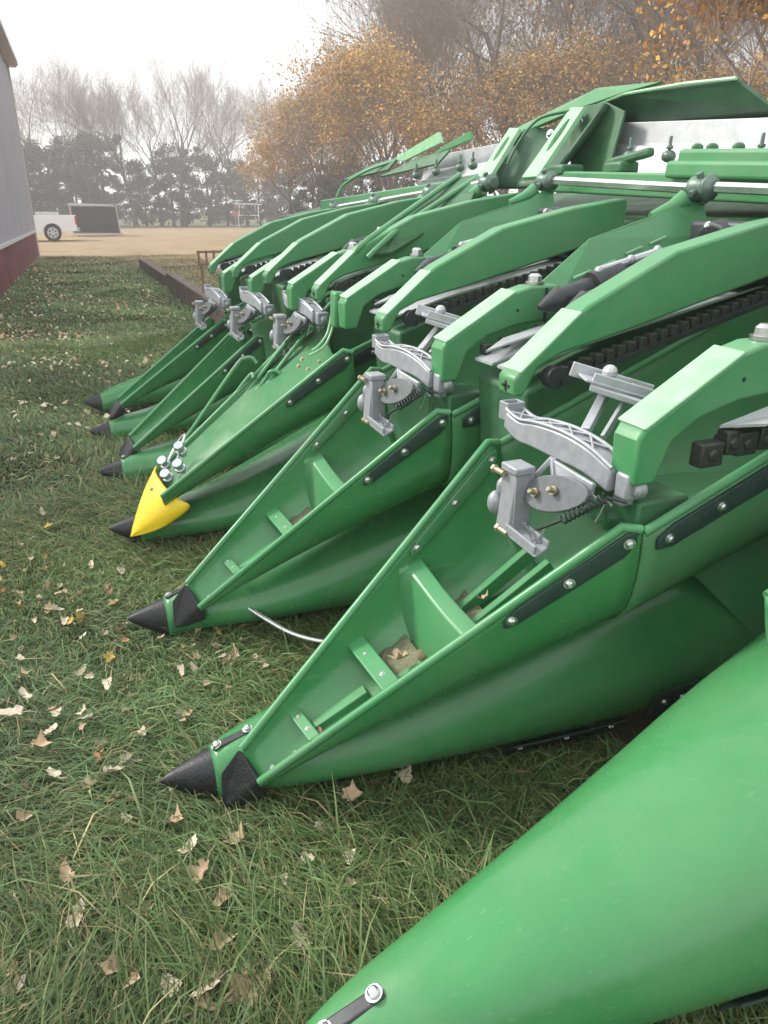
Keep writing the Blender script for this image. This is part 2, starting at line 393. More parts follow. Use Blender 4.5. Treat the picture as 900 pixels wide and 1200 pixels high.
# two snouts of the far wing, lower and narrower in the picture
upper_snout((.185,2.27,.20), (.862,2.30,.716), (.175,2.34,.24), (.875,2.80,.70), .03, .25, detail=0)
upper_snout((.19,2.99,.25), (.855,3.10,.69), (.18,3.05,.27), (.865,3.62,.64), .03, .25, detail=0)

# ---- hood troughs behind the open snouts
def hood(k, off=(0,0,0), n0=.9):
    o, S, N = trough('open_hood', (.868,-.432,.722), (1.72,-.43,1.06), (.884,.095,.742), (1.72,.10,1.07), .262, .36, POLYD, xoff=off)
    strip_on(o, S, N, .03, .5, 0.35, 1.8, nb=4)
    # round latch hole
    return o
for k in (0, 1): hood(k, (.01*k, .762*k, .035*k))
for Y, z in ((1.524, .07), (2.35, .03), (3.05, .0)): hood(2, (0, Y+.2, z-.06))
# rounded rim of the next open hood at the right edge of the picture
trough('open_hood', (.93,-1.16,.60), (1.72,-1.19,.95), (.93,-.655,.69), (1.72,-.66,1.0), .2, .3, POLYD)

# ---- row unit arms
def off3(k):
    return Vector([(0,0,0),(.01,.762,.035),(.02,1.524,.07),(0,2.11,.07),(0,2.81,.045),(0,3.48,.02)][k])
def arm_a(o3):
    P = [(.842,.81),(.838,.895),(.85,.915),(1.045,1.03),(1.10,1.045),(1.19,1.046),(1.19,.955),(1.06,.945),(.97,.92),(.915,.885),(.888,.81)]
    b = HeadMB(); b.prism(P, -.422, -.353)
    o = b.build('row_arm', GREEN, mods=[BEV(.007, 3)], sharp=30); o.location = Vector(o.location)+o3
    # sloped top plate, sun glare painted in as pale green
    b = MB(); b.add([(.846,-.351,.919),(1.05,-.351,1.038),(1.05,-.424,1.036),(.846,-.424,.917)], [(0,1,2,3)]); 
    setp(b.build('arm_cap', GREENP, mods=[SOL(.006, 1), BEV(.003)], smooth=False), o)
    b = MB()
    F1 = [(1.17,1.047),(1.32,1.158),(1.46,1.197),(1.61,1.235),(1.70,1.285),(1.70,1.16),(1.45,1.05),(1.17,.962)]
    n = len(F1); V = []
    for x, z in F1: V.append((x, -.385+(.03 if z > 1.03+(x-1.17)*.3 else -.025), z))
    b.add(V, [tuple(range(n))]); fl = setp(b.build('arm_flange', GREEN, mods=[SOL(.012, 0), BEV(.003)], smooth=False), o)
    b = MB()
    for x, z in ((1.25,1.06),(1.33,1.085),(1.42,1.12),(1.38,1.06),(1.5,1.145)): b.bar((x, -.398, z), (x+.055, -.395, z+.017), .006, .005)
    setp(b.build('embossed_slot', GREENP), fl)
    bolt(o, (1.13,-.388,1.046), (0,0,1), .019, tall=.022)
    b = MB(); b.box((1.145,-.4255,.995), (.006,.004,.09)); b.cyl((1.06,-.418,.985), (1.06,-.424,.985), .004, 8); b.each('seam_gap', DARKM, o)
    return o
def arm_b(o3):
    P = [(.842,.885),(.84,.925),(.852,.937),(.997,1.058),(1.02,1.073),(1.25,1.182),(1.51,1.24),(1.72,1.27),(1.72,1.16),(1.54,1.114),(1.144,1.014),(.96,.972),(.90,.945),(.868,.885)]
    b = HeadMB(); b.prism(P, -.02, .05)
    o = b.build('row_arm', GREEN, mods=[BEV(.007, 3)], sharp=30); o.location = Vector(o.location)+o3
    b = MB(); b.add([(.852,.052,.940),(1.0,.052,1.062),(1.0,-.022,1.062),(.852,-.022,.940)], [(0,1,2,3)])  # top plate, its glare painted as pale green
    setp(b.build('arm_cap', GREENP, mods=[SOL(.006, 1), BEV(.003)], smooth=False), o)
    b = MB(); b.box((.842, .015, .905), (.006, .03, .006)); b.box((.842, .015, .905), (.006, .006, .022)); setp(b.build('keyhole', DARKM), o)
    # gathering chain running along the inside
    b = MB(); n = 22
    for i in range(n):
        f = i/(n-1); x = .95+.62*f; z = .935+.150*f
        b.box((x, -.038, z), (.018, .026, .030)); b.box((x+.014, -.038, z), (.014, .012, .014))
    c = setp(b.build('gathering_chain', CHAIN, mods=[BEV(.003)], smooth=False), o)
    b = MB(); b.cyl((.93,-.05,.925), (.93,-.02,.925), .024, 16); b.bar((.94,-.05,.915), (1.55,-.05,1.07), .012, .012); setp(b.build('chain_guide', DARKM, sharp=40), o)
    return o
for k in range(0, 6):
    arm_a(off3(k))
    if k != 2: arm_b(off3(k))
arm_b(Vector((.02, 1.43, .065)))

def row_core(o3, detail=True):
    """gear frame, deck plates and stalk rolls in the slot between two arms"""
    b = HeadMB(); b.prism([(.97,.62),(.95,.86),(1.15,.93),(1.72,1.06),(1.72,.5),(1.2,.5)], .10, .33)
    o = b.build('row_frame', DGREEN, mods=[BEV(.01)], sharp=30); o.location = Vector(o.location)+o3
    for y in (.115, .225):
        b = MB(); b.prism([(.93,.91),(1.12,.965),(1.7,1.085),(1.7,1.079),(1.12,.958),(.93,.904)], y, y+.085); setp(b.build('deck_plate', GALV, smooth=False), o)
    for y in (.15, .26):
        b = MB(); ax = lambda f: Vector((1.08+.5*f, y, 1.035+.13*f))
        b.tube([ax(0), ax(.05), ax(.12), ax(.121), ax(.32), ax(.321), ax(.5), ax(.501), ax(1)], [.006,.02,.036,.03,.03,.042,.042,.03,.03], 14)
        st = setp(b.build('stalk_roll', DARKM, sharp=40), o)
        b = MB(); b.cyl(ax(.35)+Vector((0,0,.04)), ax(.75)+Vector((0,0,.034)), .010, 8)
        for f in (.35, .55, .72): b.ell(ax(f)+Vector((0,-.004,.040)), (.012,.012,.012), 8, 5)
        setp(b.build('roll_rod', GALV), st)
    b = MB()
    for i in range(12):
        f = i/11; b.box((.96+.6*f, .31, .93+.14*f), (.02,.03,.03))
    b.bar((.96,.31,.93), (1.56,.31,1.07), .014, .014)
    setp(b.build('gathering_chain', CHAIN, mods=[BEV(.003)], smooth=False), o)
    b = MB(); b.add([(.92,.24,.935),(1.0,.29,.955),(1.35,.30,1.03),(1.35,.26,1.03)], [(0,1,2,3)]); setp(b.build('knife_blade', GALV, mods=[SOL(.005)], smooth=False), o)
    for i in range(4): bolt(o, (1.5+.05*i, .2, 1.13+.02*(i % 2)), (-.3,-.5,1), .012, tall=.01)
    return o
for k in range(0, 6): row_core(off3(k))
# chain end and knife under the nearest arm
b = HeadMB()
for x, z, s in ((.965,.868,.052),(1.01,.885,.03),(1.045,.88,.05),(1.09,.885,.03),(1.125,.89,.05),(1.17,.90,.04)):
    b.box((x, -.455, z), (s, .03, .045)); b.cyl((x,-.475,z), (x,-.43,z), .012, 8)
b.build('gathering_chain', CHAIN, mods=[BEV(.005)], sharp=30)
b = HeadMB(); b.add([(.99,-.45,.915),(1.04,-.50,.925),(1.25,-.52,.955),(1.25,-.44,.965)], [(0,1,2,3)]); b.build('knife_blade', GALV, mods=[SOL(.005)], smooth=False)

# ---- cast height bracket carried across each open snout
def bracket(o3, full_=True):
    b = HeadMB()
    # curved beam
    st = smooth_interp([(.826,-.048,.852,.022),(.826,-.10,.842,.028),(.828,-.16,.850,.036),(.833,-.24,.852,.042),(.842,-.31,.840,.036),(.852,-.37,.815,.030)], 20)
    V = []
    for x, y, z, h in st:
        V += [(x-.022, y, z+.012), (x-.026, y, z-h), (x+.018, y, z-h), (x+.022, y, z+.012)]
    n = len(st); F = grid_faces(n, 4, True)+[(3,2,1,0), tuple(range(4*n-4, 4*n))]
    b.add(V, F)
    o = b.build('height_bracket', CAST, sharp=35, mods=[BEV(.004)]); o.location = Vector(o.location)+o3
    b = MB()      # lattice on top
    up = Vector((0,0,.017))
    A = [Vector((x-.020, y, z))+up for x, y, z, h in st]; B = [Vector((x+.020, y, z))+up for x, y, z, h in st]
    b.tube(A, .004, 6); b.tube(B, .004, 6)
    for i in range(1, n-4, 3):
        b.cyl(A[i], B[min(i+3, n-1)], .0026, 6); b.cyl(B[i], A[min(i+3, n-1)], .0026, 6)
    setp(b.build('lattice_rib', mat_cast_light, sharp=60), o)
    b = MB()      # square socket at the left end
    for dx, dy, sx, sy in ((-.02,.0,.005,.036),(.02,.0,.005,.036),(0,.016,.04,.005),(0,-.016,.04,.005)): b.box((.828+dx, -.036+dy, .862), (sx, sy, .040))
    b.box((.828,-.036,.85), (.04,.032,.014)); setp(b.build('socket', CAST, smooth=False, mods=[BEV(.003)]), o)
    b = MB(); b.box((.862,-.392,.803), (.05,.036,.05)); b.cyl((.85,-.412,.80),(.875,-.412,.80), .014, 12); b.box((.86,-.378,.775),(.03,.03,.03)); setp(b.build('end_lug', CAST, sharp=30, mods=[BEV(.006)]), o)
    # yoke under the beam
    b = MB(); b.bar((.80,-.235,.815), (.775,-.205,.76), .012, .012); b.bar((.80,-.235,.815), (.785,-.275,.755), .012, .012); b.bar((.775,-.205,.765), (.785,-.275,.755), .01, .01)
    b.bar((.775,-.21,.77),(.74,-.165,.745),.03,.012); setp(b.build('yoke', mat_cast_light, smooth=False, mods=[BEV(.003)]), o)
    # upright post with foot
    b = MB(); b.prism([(-.012,0),(.012,0),(.016,-.16),(-.02,-.15)], -.038, .038)
    b.V = [(Vector((.735,-.215,.795))+Vector((v[0]*1.5-.0, v[1]*.62, v[2]*.82))) for v in b.V]
    b.box((.717,-.236,.735), (.007,.007,.11)); b.box((.717,-.194,.735), (.007,.007,.11)); b.box((.735,-.215,.797), (.046,.056,.016)); b.ell((.715,-.172,.712), (.018,.018,.026)); b.ell((.726,-.178,.745), (.014,.014,.022))
    post = setp(b.build('post', CAST, sharp=35, mods=[BEV(.004)]), o)
    for z, y in ((.786,-.178),(.668,-.205)):
        b2 = MB(); b2.cyl((.707,y,z), (.707,y-.03,z), .006, 10); b2.cyl((.707,y+.008,z), (.707,y,z), .009, 6); setp(b2.build('pin', BRASS, sharp=30), post)
    b = MB(); A0 = Vector((.722,-.225,.672)); A1 = Vector((.735,-.315,.655))
    b.bar(A0, A1, .034, .008, up=(-.4,0,1)); b.bar(A0+Vector((-.015,0,.008)), A1+Vector((-.015,0,.008)), .006, .02); b.bar(A0+Vector((.015,0,.013)), A1+Vector((.015,0,.013)), .006, .02)
    setp(b.build('foot', CAST, smooth=False, mods=[BEV(.003)]), o)
    # oval side plate with two studs
    b = MB(); pr_ = []
    for i in range(20):
        a = 2*math.pi*i/20; u = math.cos(a)*.080+.012*math.cos(a)**2; v = math.sin(a)*.036-.010*math.cos(a); pr_.append((u, v))
    c = Vector((.752,-.300,.770)); du = Vector((.25,-.9,.35)).normalized(); dv = Vector((.3,.25,.9)).normalized(); nn = du.cross(dv).normalized()
    if nn.x > 0: nn = -nn
    Vv = [c+du*u+dv*v for u, v in pr_]+[c+du*u+dv*v-nn*.012 for u, v in pr_]
    b.add(Vv, [tuple(range(20)), tuple(range(39, 19, -1))]+[(i, i+20, (i+1)%20+20, (i+1)%20) for i in range(20)])
    pl_ = setp(b.build('side_plate', CASTD, sharp=30, mods=[BEV(.002)]), o)
    for u in (-.035, .012): bolt(pl_, c+du*u+dv*.004+nn*.001, nn, .0065, m=BRASS, tall=.018)
    b = MB(); b.add([(.80,-.25,.815),(.812,-.36,.80),(.80,-.36,.755),(.785,-.30,.745)], [(0,1,2,3)]); setp(b.build('gusset', CAST, smooth=False, mods=[SOL(.012), BEV(.003)]), o)
    # coil spring with wire ends
    b = MB(); s0 = Vector((.745,-.35,.735)); s1 = Vector((.80,-.40,.79)); ax = (s1-s0); e1 = ax.orthogonal().normalized(); e2 = ax.normalized().cross(e1)
    pts = [s0+ax*(i/90)+(e1*math.cos(i*.72)+e2*math.sin(i*.72))*.009 for i in range(91)]; b.tube(pts, .0022, 5)
    b.tube([s0, s0-ax*.35+Vector((0,.02,-.01)), s0+Vector((-.01,.06,-.04))], .003, 6); b.tube([s1, s1+ax*.4+Vector((.01,0,-.03))], .003, 6)
    setp(b.build('coil_spring', DARKM, sharp=60), o)
    b = MB(); b.tube([(.78,-.36,.745),(.79,-.37,.79),(.80,-.375,.78)], .003, 6); b.tube([(.80,-.38,.735),(.81,-.39,.78),(.82,-.395,.77)], .003, 6)
    b.tube([(.73,-.26,.70),(.735,-.29,.66),(.75,-.30,.70)], .003, 6); b.each('wire_clip', SHAFT, o, sharp=60)
    if full_:
        # rear channel link
        b = MB(); b.bar((.90,-.17,.955), (1.06,-.24,.905), .075, .006); b.bar((.90,-.135,.965), (1.06,-.20,.915), .006, .03); b.bar((.90,-.205,.955), (1.06,-.275,.905), .006, .03)
        b.bar((.90,-.20,.94), (1.03,-.31,.895), .02, .012); b.ell((.945,-.20,.965), (.016,.016,.016)); setp(b.build('channel_link', GALV, smooth=False, mods=[BEV(.002)]), o)
        b = MB(); b.bar((.985,-.16,.935), (.86,-.25,.865), .018, .02); b.bar((1.01,-.20,.93), (.87,-.29,.86), .008, .02); setp(b.build('brace_link', mat_cast_light, smooth=False, mods=[BEV(.002)]), o)
        b = MB(); b.box((.93,-.345,.73), (.12,.13,.08)); b.cyl((.86,-.33,.715),(.95,-.375,.715),.026,12)
        setp(b.build('pivot_block', DGREEN, sharp=30, mods=[BEV(.006)]), o)
    return o
mat_cast_light = mat('cast_edges', (.46, .48, .50), .4, metal=.4, var=.2, vscale=40)
for k in (0, 1): bracket(off3(k))
for p in ((.06,1.93,.06), (.02,2.62,.02), (-.02,3.42,-.03)): bracket(Vector(p), False)

# ---- yellow nosed double snout carrying hoses and couplers
o, S, N = trough('open_snout', (.20,1.34,.27), (.886,1.094,.835), (.24,1.60,.30), (.93,1.66,.86), .06, .25, POLY)
strip_on(o, S, N, .66, .985, 0.35, 2.0)
b = MB(); V = []
for i in range(12):       # inner apron filling the trough up to the pipe side
    t = i/11; r = S(t, 1)+Vector((0,.012,0)); l = S(t, 19)
    for f in (0, .5, 1): V.append(r.lerp(l, f)-Vector((0,0,.075*math.sin(math.pi*f))))
setp(link('apron', V, grid_faces(12, 3), POLYD, mods=[SOL(.008, 0)]), o)
def ynose():
    T = Vector((.078,1.44,.085)); ring = smooth_interp([(.17,1.60,.20),(.20,1.59,.26),(.216,1.565,.318),(.205,1.53,.31),(.212,1.47,.295),(.228,1.40,.278),(.262,1.345,.25),(.30,1.325,.222),(.26,1.36,.17)], 25)
    c = Vector((.22,1.46,.20)); V = []
    for i in range(10):
        f = (i/9)**.85
        for q in ring:
            q = Vector(q); p = T.lerp(q, f); V.append(p+(p-T.lerp(c, f)).normalized()*(.020*math.sin(math.pi*min(1, f))) if i else p)
    n_ = setp(link('nose_cap', V, grid_faces(10, 25), YEL, sharp=60, mods=[SOL(.006, 0)]), o)
    bolt(n_, (.178,1.46,.262), (-.5,-.6,.5), .006, m=BRASS)
ynose()
for pts in ([(.30,1.66,.33),(.36,1.66,.40),(.58,1.67,.665),(.625,1.67,.70),(.655,1.665,.70),(.67,1.65,.68)],
            [(.33,1.63,.31),(.40,1.63,.375),(.62,1.63,.625),(.64,1.60,.63)],
            [(.34,1.60,.29),(.42,1.60,.36),(.66,1.58,.60),(.70,1.57,.655),(.73,1.55,.66),(.745,1.53,.64)],
            [(.60,1.61,.56),(.80,1.63,.77),(.96,1.65,.925),(1.0,1.62,.955),(1.02,1.58,.96)],
            [(.64,1.56,.56),(.82,1.58,.755),(.99,1.60,.92),(1.03,1.57,.94)]):
    b = MB(); b.tube(smooth_interp(pts, 22), .0085, 8); setp(b.build('hydraulic_pipe', GREEN, sharp=60), o)
for i, (p, q) in enumerate((((.245,1.43,.30),(.252,1.42,.345)), ((.25,1.52,.325),(.255,1.51,.37)), ((.29,1.40,.34),(.30,1.39,.39)), ((.31,1.47,.385),(.32,1.46,.44)))):
    p = Vector(p)+Vector((0,0,.008)); q = p+(Vector(q)+Vector((0,0,.008))-p)*.55+Vector((-.018,-.012,0)); a = (q-p); b = MB()
    b.tube([p-a*.5, p, p, p+a*.3, p+a*.3, q, q, q+a*.25], [.012,.012,.021,.021,.016,.016,.022,.019], 12)
    setp(b.build('coupler', CHROME, sharp=40), o)
b = MB(); b.tube(smooth_interp([(.28,1.45,.36),(.33,1.50,.45),(.30,1.55,.40),(.24,1.52,.32)], 20), .006, 6); b.tube(smooth_interp([(.27,1.40,.34),(.30,1.48,.42),(.25,1.47,.36)], 14), .004, 6); setp(b.build('coupler_cable', SHAFT, sharp=60), o)
# S shaped handle pipes near the rim and curved hoses at the arms
for pts in ([(.80,1.30,.78),(.83,1.30,.80),(.87,1.32,.84),(.895,1.34,.91),(.90,1.35,.96)], [(.785,1.29,.765),(.84,1.29,.79),(.88,1.31,.84),(.905,1.33,.91),(.905,1.34,.95)], [(.84,1.70,.80),(.88,1.72,.85),(.90,1.74,.92),(.905,1.75,.97)]):
    b = MB(); b.tube(smooth_interp(pts, 16), .005, 8); setp(b.build('grab_pipe', GREENP, sharp=60), o)
for x, y, z in ((.74,1.28,.73),(.76,1.30,.75),(.77,1.26,.72),(.82,1.28,.74)): bolt(o, (x,y,z), (-.4,-.3,1), .007, m=BRASS)
b = MB(); b.bar((.905,1.30,.86), (.91,1.30,.99), .06, .05); b.bar((.96,1.32,.92),(.90,1.32,.86),.05,.03); setp(b.build('fold_latch', GREEN, mods=[BEV(.012, 3)], sharp=30), o)

# ---- tall centre panels where the wing folds
def plate(name, pts, m, th=.012, parent=None, bev=.003):
    o_ = link(name, pts, [tuple(range(len(pts)))], m, smooth=False, mods=[SOL(th, 0), BEV(bev)])
    return hp(o_) if parent is None else setp(o_, parent)
plate('fold_panel', [(1.05,1.42,1.10),(1.20,1.45,1.20),(1.50,1.75,1.30),(1.72,1.97,1.40),(1.80,1.80,1.42),(1.55,1.50,1.28),(1.15,1.35,1.12)], DGREEN)
plate('fold_panel', [(1.08,1.52,1.09),(1.24,1.60,1.20),(1.55,1.9,1.31),(1.78,2.1,1.38),(1.80,1.75,1.20),(1.3,1.5,1.08)], GREEN)
for pts in ([(1.02,1.42,1.115),(1.06,1.42,1.15),(1.2,1.5,1.215),(1.74,1.93,1.42)], [(1.06,1.38,1.10),(1.12,1.38,1.15),(1.26,1.46,1.22),(1.75,1.80,1.40)]):
    b = HeadMB(); b.tube(smooth_interp(pts, 18), .012, 8); b.build('panel_flange', GREEN, sharp=60)
def slot_post(yb, yt, zt):
    # leaning pale bracket with a long slot
    A = [Vector((1.75,yb+.06,1.385)), Vector((1.75,yb-.05,1.385)), Vector((1.98,yt-.045,zt-.01)), Vector((1.99,yt+.055,zt))]
    def q(u, v): return A[0].lerp(A[1], u).lerp(A[3].lerp(A[2], u), v)
    V = []; F = []; n = 16
    ring = [q(.5+.2*math.cos(2*math.pi*i/n), .6+.24*math.sin(2*math.pi*i/n)) for i in range(n)]
    outer = []
    for i in range(n):
        a = 2*math.pi*i/n; c, s_ = math.cos(a), math.sin(a); m_ = max(abs(c), abs(s_)); outer.append(q(.5+.5*c/m_, .5+.5*s_/m_))
    b = HeadMB(); b.add(outer+ring, [(i, (i+1) % n, n+(i+1) % n, n+i) for i in range(n)])
    b.build('slotted_post', GREENP, mods=[SOL(.02, 0), BEV(.003)], smooth=False)
slot_post(1.35, 1.40, 1.65); slot_post(1.73, 1.86, 1.615)
# curved cheek panel between the posts
V = []
for i in range(14):
    f = i/13
    for j in range(10):
        g_ = j/9; V.append((1.80+.20*g_+.17*math.sin(math.pi*f)**.6*(.5+.5*g_), 1.32+.50*f-.06*g_*(1-f), 1.36+(.29-.045*f)*g_))
o = hp(link('cheek_panel', V, grid_faces(14, 10), RECESS, mods=[SOL(.012, 0)]))  # shade of the hollow painted in with the darkened green
for y, z in ((1.42,1.60),(1.64,1.575),(1.72,1.48)): bolt(o, (2.02,y,z), (-1,-.3,.2), .014, m=None)
b = HeadMB(); b.tube(smooth_interp([(1.80,1.62,1.45),(1.85,1.60,1.55),(1.90,1.55,1.62),(1.97,1.45,1.64),(2.0,1.40,1.64)], 20), .006, 8); b.build('cheek_bead', DGREEN)
# back hood: long sheet rising over the auger trough
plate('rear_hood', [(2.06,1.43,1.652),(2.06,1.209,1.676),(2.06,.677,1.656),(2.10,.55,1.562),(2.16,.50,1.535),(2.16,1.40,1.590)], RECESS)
plate('rear_hood', [(2.07,1.98,1.628),(2.07,1.40,1.72),(2.07,1.03,1.694),(2.05,1.20,1.680),(2.04,1.45,1.655),(2.05,1.90,1.60)], GREEN, .015)
b = HeadMB(); b.tube([(2.05,1.46,1.650),(2.05,1.22,1.678),(2.05,.90,1.672),(2.05,.675,1.658)], .006, 8); b.build('hood_edge', GREENP)
plate('side_gusset', [(2.12,.60,1.54),(2.12,.40,1.575),(2.12,-.6,1.51),(2.12,-.6,1.47)], DGREEN)
plate('end_plate', [(2.02,1.50,1.655),(1.98,1.40,1.36),(1.98,1.18,1.37),(2.04,1.18,1.615),(2.04,1.30,1.66)], DGREEN)
for y, z in ((1.30,1.57),(1.24,1.53),(1.27,1.47),(1.22,1.43)): bolt(HEAD, (1.99,y,z), (-1,-.2,.2), .010, m=JOINT, tall=.02)
# galvanised auger trough, near and far wing
def tray(y0, y1, z0, z1):
    def s(y, z, dz=0): return y, z
    P = [(2.14,.165),(2.11,.162),(2.10,.085),(2.075,.080),(2.06,.035),(2.045,.032),(2.03,-.02),(1.98,-.03)]
    V = [(x, y0, z0+dz) for x, dz in P]+[(x, y1, z1+dz) for x, dz in P]
    n = len(P); hp(link('auger_trough', V, [(i, i+1, n+i+1, n+i) for i in range(n-1)], GALV, smooth=False, mods=[SOL(.006, 0), BEV(.002)]))
tray(1.30, -1.2, 1.425, 1.25); tray(3.0, 2.03, 1.40, 1.42)
def studs(ys, zf):
    for y in ys:
        b = HeadMB(); z = zf(y); b.cyl((1.93,y,z), (1.93,y,z+.07), .006, 8); b.cyl((1.93,y,z+.03), (1.93,y,z+.04), .013, 6); b.ell((1.93,y,z+.008), (.025,.025,.02)); b.build('clamp_stud', JOINT, sharp=30, mods=[BEV(.003)])
studs((1.0,.80,.42,.25,.12,-.1), lambda y: 1.385+.055*y)
studs((2.15,2.28,2.55,2.8), lambda y: 1.47-.03*(y-2))
# beams
def beam(y0, y1, z0, z1, x=1.86, h=.075, w_=.15):
    b = HeadMB(); b.bar((x,y0,z0), (x,y1,z1), w_, h); return b.build('cross_beam', GREEN, mods=[BEV(.008, 3)], sharp=30)
beam(-1.4, 1.34, 1.235, 1.375); beam(2.0, 4.1, 1.37, 1.30)
b = HeadMB(); b.bar((1.84,.60,1.415), (1.84,-1.4,1.30), .12, .055); b.bar((1.78,.62,1.385), (1.78,-1.4,1.275), .05, .05); b.build('upper_beam', GREEN, sharp=40, mods=[BEV(.012, 3)])
b = HeadMB()
for y in (.56,.50,.40): b.ell((1.82,y,1.445-(.60-y)*.055), (.022,.016,.014))
b.box((1.84,.93,1.405),(.08,.10,.04)); b.bar((1.82,.98,1.42),(1.86,.80,1.45),.03,.03); b.box((1.83,1.24,1.41),(.1,.1,.04))
b.each('clamp_cast', DGREEN, HEAD, mods=[BEV(.01)], sharp=30)
b = HeadMB()
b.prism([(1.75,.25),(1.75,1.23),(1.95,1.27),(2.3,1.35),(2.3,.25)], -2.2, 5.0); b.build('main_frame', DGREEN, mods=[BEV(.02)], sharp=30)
# hex drive shafts with universal joints
J = [Vector(p) for p in ((1.66,-1.147,1.255),(1.673,-.385,1.29),(1.683,.377,1.325),(1.70,1.17,1.368))]
J2 = [Vector(p) for p in ((1.70,1.60,1.375),(1.70,2.143,1.348),(1.70,2.852,1.317),(1.70,3.553,1.289))]
def ujoint(p):
    b = HeadMB(); b.tube([p+Vector((0,.035,0)), p+Vector((0,.03,0)), p+Vector((0,.012,0)), p+Vector((0,-.012,0)), p+Vector((0,-.03,0)), p+Vector((0,-.05,0))], [.02,.034,.036,.028,.036,.02], 14)
    for a in range(4):
        v = Vector((math.cos(a*math.pi/2+.4), 0, math.sin(a*math.pi/2+.4))); b.cyl(p+v*.015, p+v*.044, .011, 8)
    b.build('universal_joint', JOINT, sharp=35, mods=[BEV(.002)])
    b = HeadMB(); b.tube([p+Vector((-.02,.04,-.03)), p+Vector((-.06,.05,-.055)), p+Vector((-.12,.06,-.075))], [.03,.022,.012], 10); b.build('shaft_cover', GREEN, sharp=50)
for L_ in (J, J2):
    for p in L_: ujoint(p)
    for p, q in zip(L_, L_[1:]):
        b = HeadMB(); b.cyl(p+Vector((0,.05,0)), q-Vector((0,.05,0)), .015, 6); b.build('drive_shaft', SHAFT, sharp=30)
# gearboxes with bolts between shafts and arms
for k in (-1, 0, 1, 2, 3, 4):
    o3 = off3(k) if k >= 0 else Vector((-.01,-.762,-.035))
    b = HeadMB(); b.box(Vector((1.66,.20,1.16))+o3, (.16,.20,.16)); b.cyl(Vector((1.57,.20,1.17))+o3, Vector((1.62,.20,1.18))+o3, .07, 16)
    gb = b.build('gearbox', DARKM, sharp=30, mods=[BEV(.012, 3)])
    for i in range(5): bolt(gb, Vector((1.565, .20+.055*math.cos(i*1.25), 1.18+.05*math.sin(i*1.25)))+o3, (-1,0,.2), .009)
# far wing back pieces
plate('rear_hood', [(2.0,2.66,1.665),(2.0,2.62,1.61),(2.0,3.1,1.545),(2.0,3.3,1.56)], GREENP, .02)
plate('rear_hood', [(2.0,2.31,1.64),(2.0,2.29,1.60),(2.0,2.75,1.55),(2.0,2.6,1.59)], GREEN, .02)
for y, h in ((3.3,-.02),):
    b = HeadMB(); b.tube(smooth_interp([(1.75,y+.35,1.37+h),(1.80,y+.33,1.45+h),(1.9,y+.15,1.53+h),(2.0,y-.1,1.58+h),(2.0,y-.45,1.62+h)], 20), .009, 8); b.build('rear_rail', GREEN, sharp=60)
for y0 in (3.02, 3.7): plate('rear_hood', [(1.90,y0+.25,1.46),(2.0,y0-.1,1.55),(2.0,y0-.5,1.57),(1.95,y0-.45,1.50)], DGREEN)
# stalk stomper rod under the head
b = HeadMB(); b.tube(smooth_interp([(.335,.67,.135),(.39,.58,.11),(.46,.48,.09),(.56,.40,.085),(.7,.36,.09)], 20), .008, 8); b.build('bent_rod', SHAFT, sharp=60)
b = HeadMB(); b.ell((.335,.67,.135), (.018,.018,.014)); b.build('rod_knob', GALV)

# ------------------------------------------------------------------ shed on the left
shed = empty('farm_shed', (-.44, 24.9, 0))
tag(shed, 'pale lilac-grey metal farm shed with dark red lower wall at the left edge', 'shed')
WD = Vector((-.037, -1, 0)).normalized()      # wall direction back towards the camera
WN = Vector((1, -.037, 0))
SIDE = mat('lilac_grey_siding', (.34, .34, .39), .55, var=.12, vscale=.8)
RED = mat('dark_red_siding', (.17, .035, .045), .6, var=.35, vscale=1.2)
def wall(z0, z1, m, name, lip=0.):
    n = 112; V = []; F = []; L_ = 17.
    for i in range(n):
        s = L_*i/(n-1); rib = .02 if i % 4 in (0, 1) else 0
        p = WD*s+WN*(rib+lip)
        V += [(p.x, p.y, z0), (p.x, p.y, z1)]
    F = [(2*i, 2*i+2, 2*i+3, 2*i+1) for i in range(n-1)]
    return setp(link(name, V, F, m, smooth=False, mods=[SOL(.02, 0)]), shed)
wall(.72, 5.15, SIDE, 'upper_wall'); wall(0, .70, RED, 'lower_wall', .01)
TR = mat('pale_trim', (.55, .54, .54), .5)
b = MB(); b.bar(Vector((0,.1,.71))+WN*.05, WD*17+Vector((0,0,.71))+WN*.05, .05, .06); b.bar(Vector((.0,.06,0))+WN*.03, Vector((0,.06,5.1))+WN*.03, .09, .09)
setp(b.build('trim', TR, smooth=False), shed)
b = MB(); b.bar(WD*-.5+Vector((0,0,5.22))+WN*.22, WD*17+Vector((0,0,5.22))+WN*.22, .16, .14); b.bar(WD*-.5+Vector((0,0,5.12))+WN*.1, WD*17+Vector((0,0,5.12))+WN*.1, .3, .03)
setp(b.build('gutter', mat('gutter', (.42, .40, .40), .5), smooth=False), shed)
a0 = WD*-.5+WN*.2; a1 = WD*17+WN*.2
b = MB(); b.add([(a0.x,a0.y,5.30),(a1.x,a1.y,5.30),(a1.x-9,a1.y,8.3),(a0.x-9,a0.y,8.3)], [(0,1,2,3)]); setp(b.build('roof', mat('roof_metal', (.35,.35,.36), .5), smooth=False, mods=[SOL(.06)]), shed)
b = MB(); b.add([(0,0,0),(-8.8,.3,0),(-8.8,.3,8.2),(0,0,5.2)], [(0,1,2,3)]); setp(b.build('gable_wall', SIDE, smooth=False, mods=[SOL(.05)]), shed)

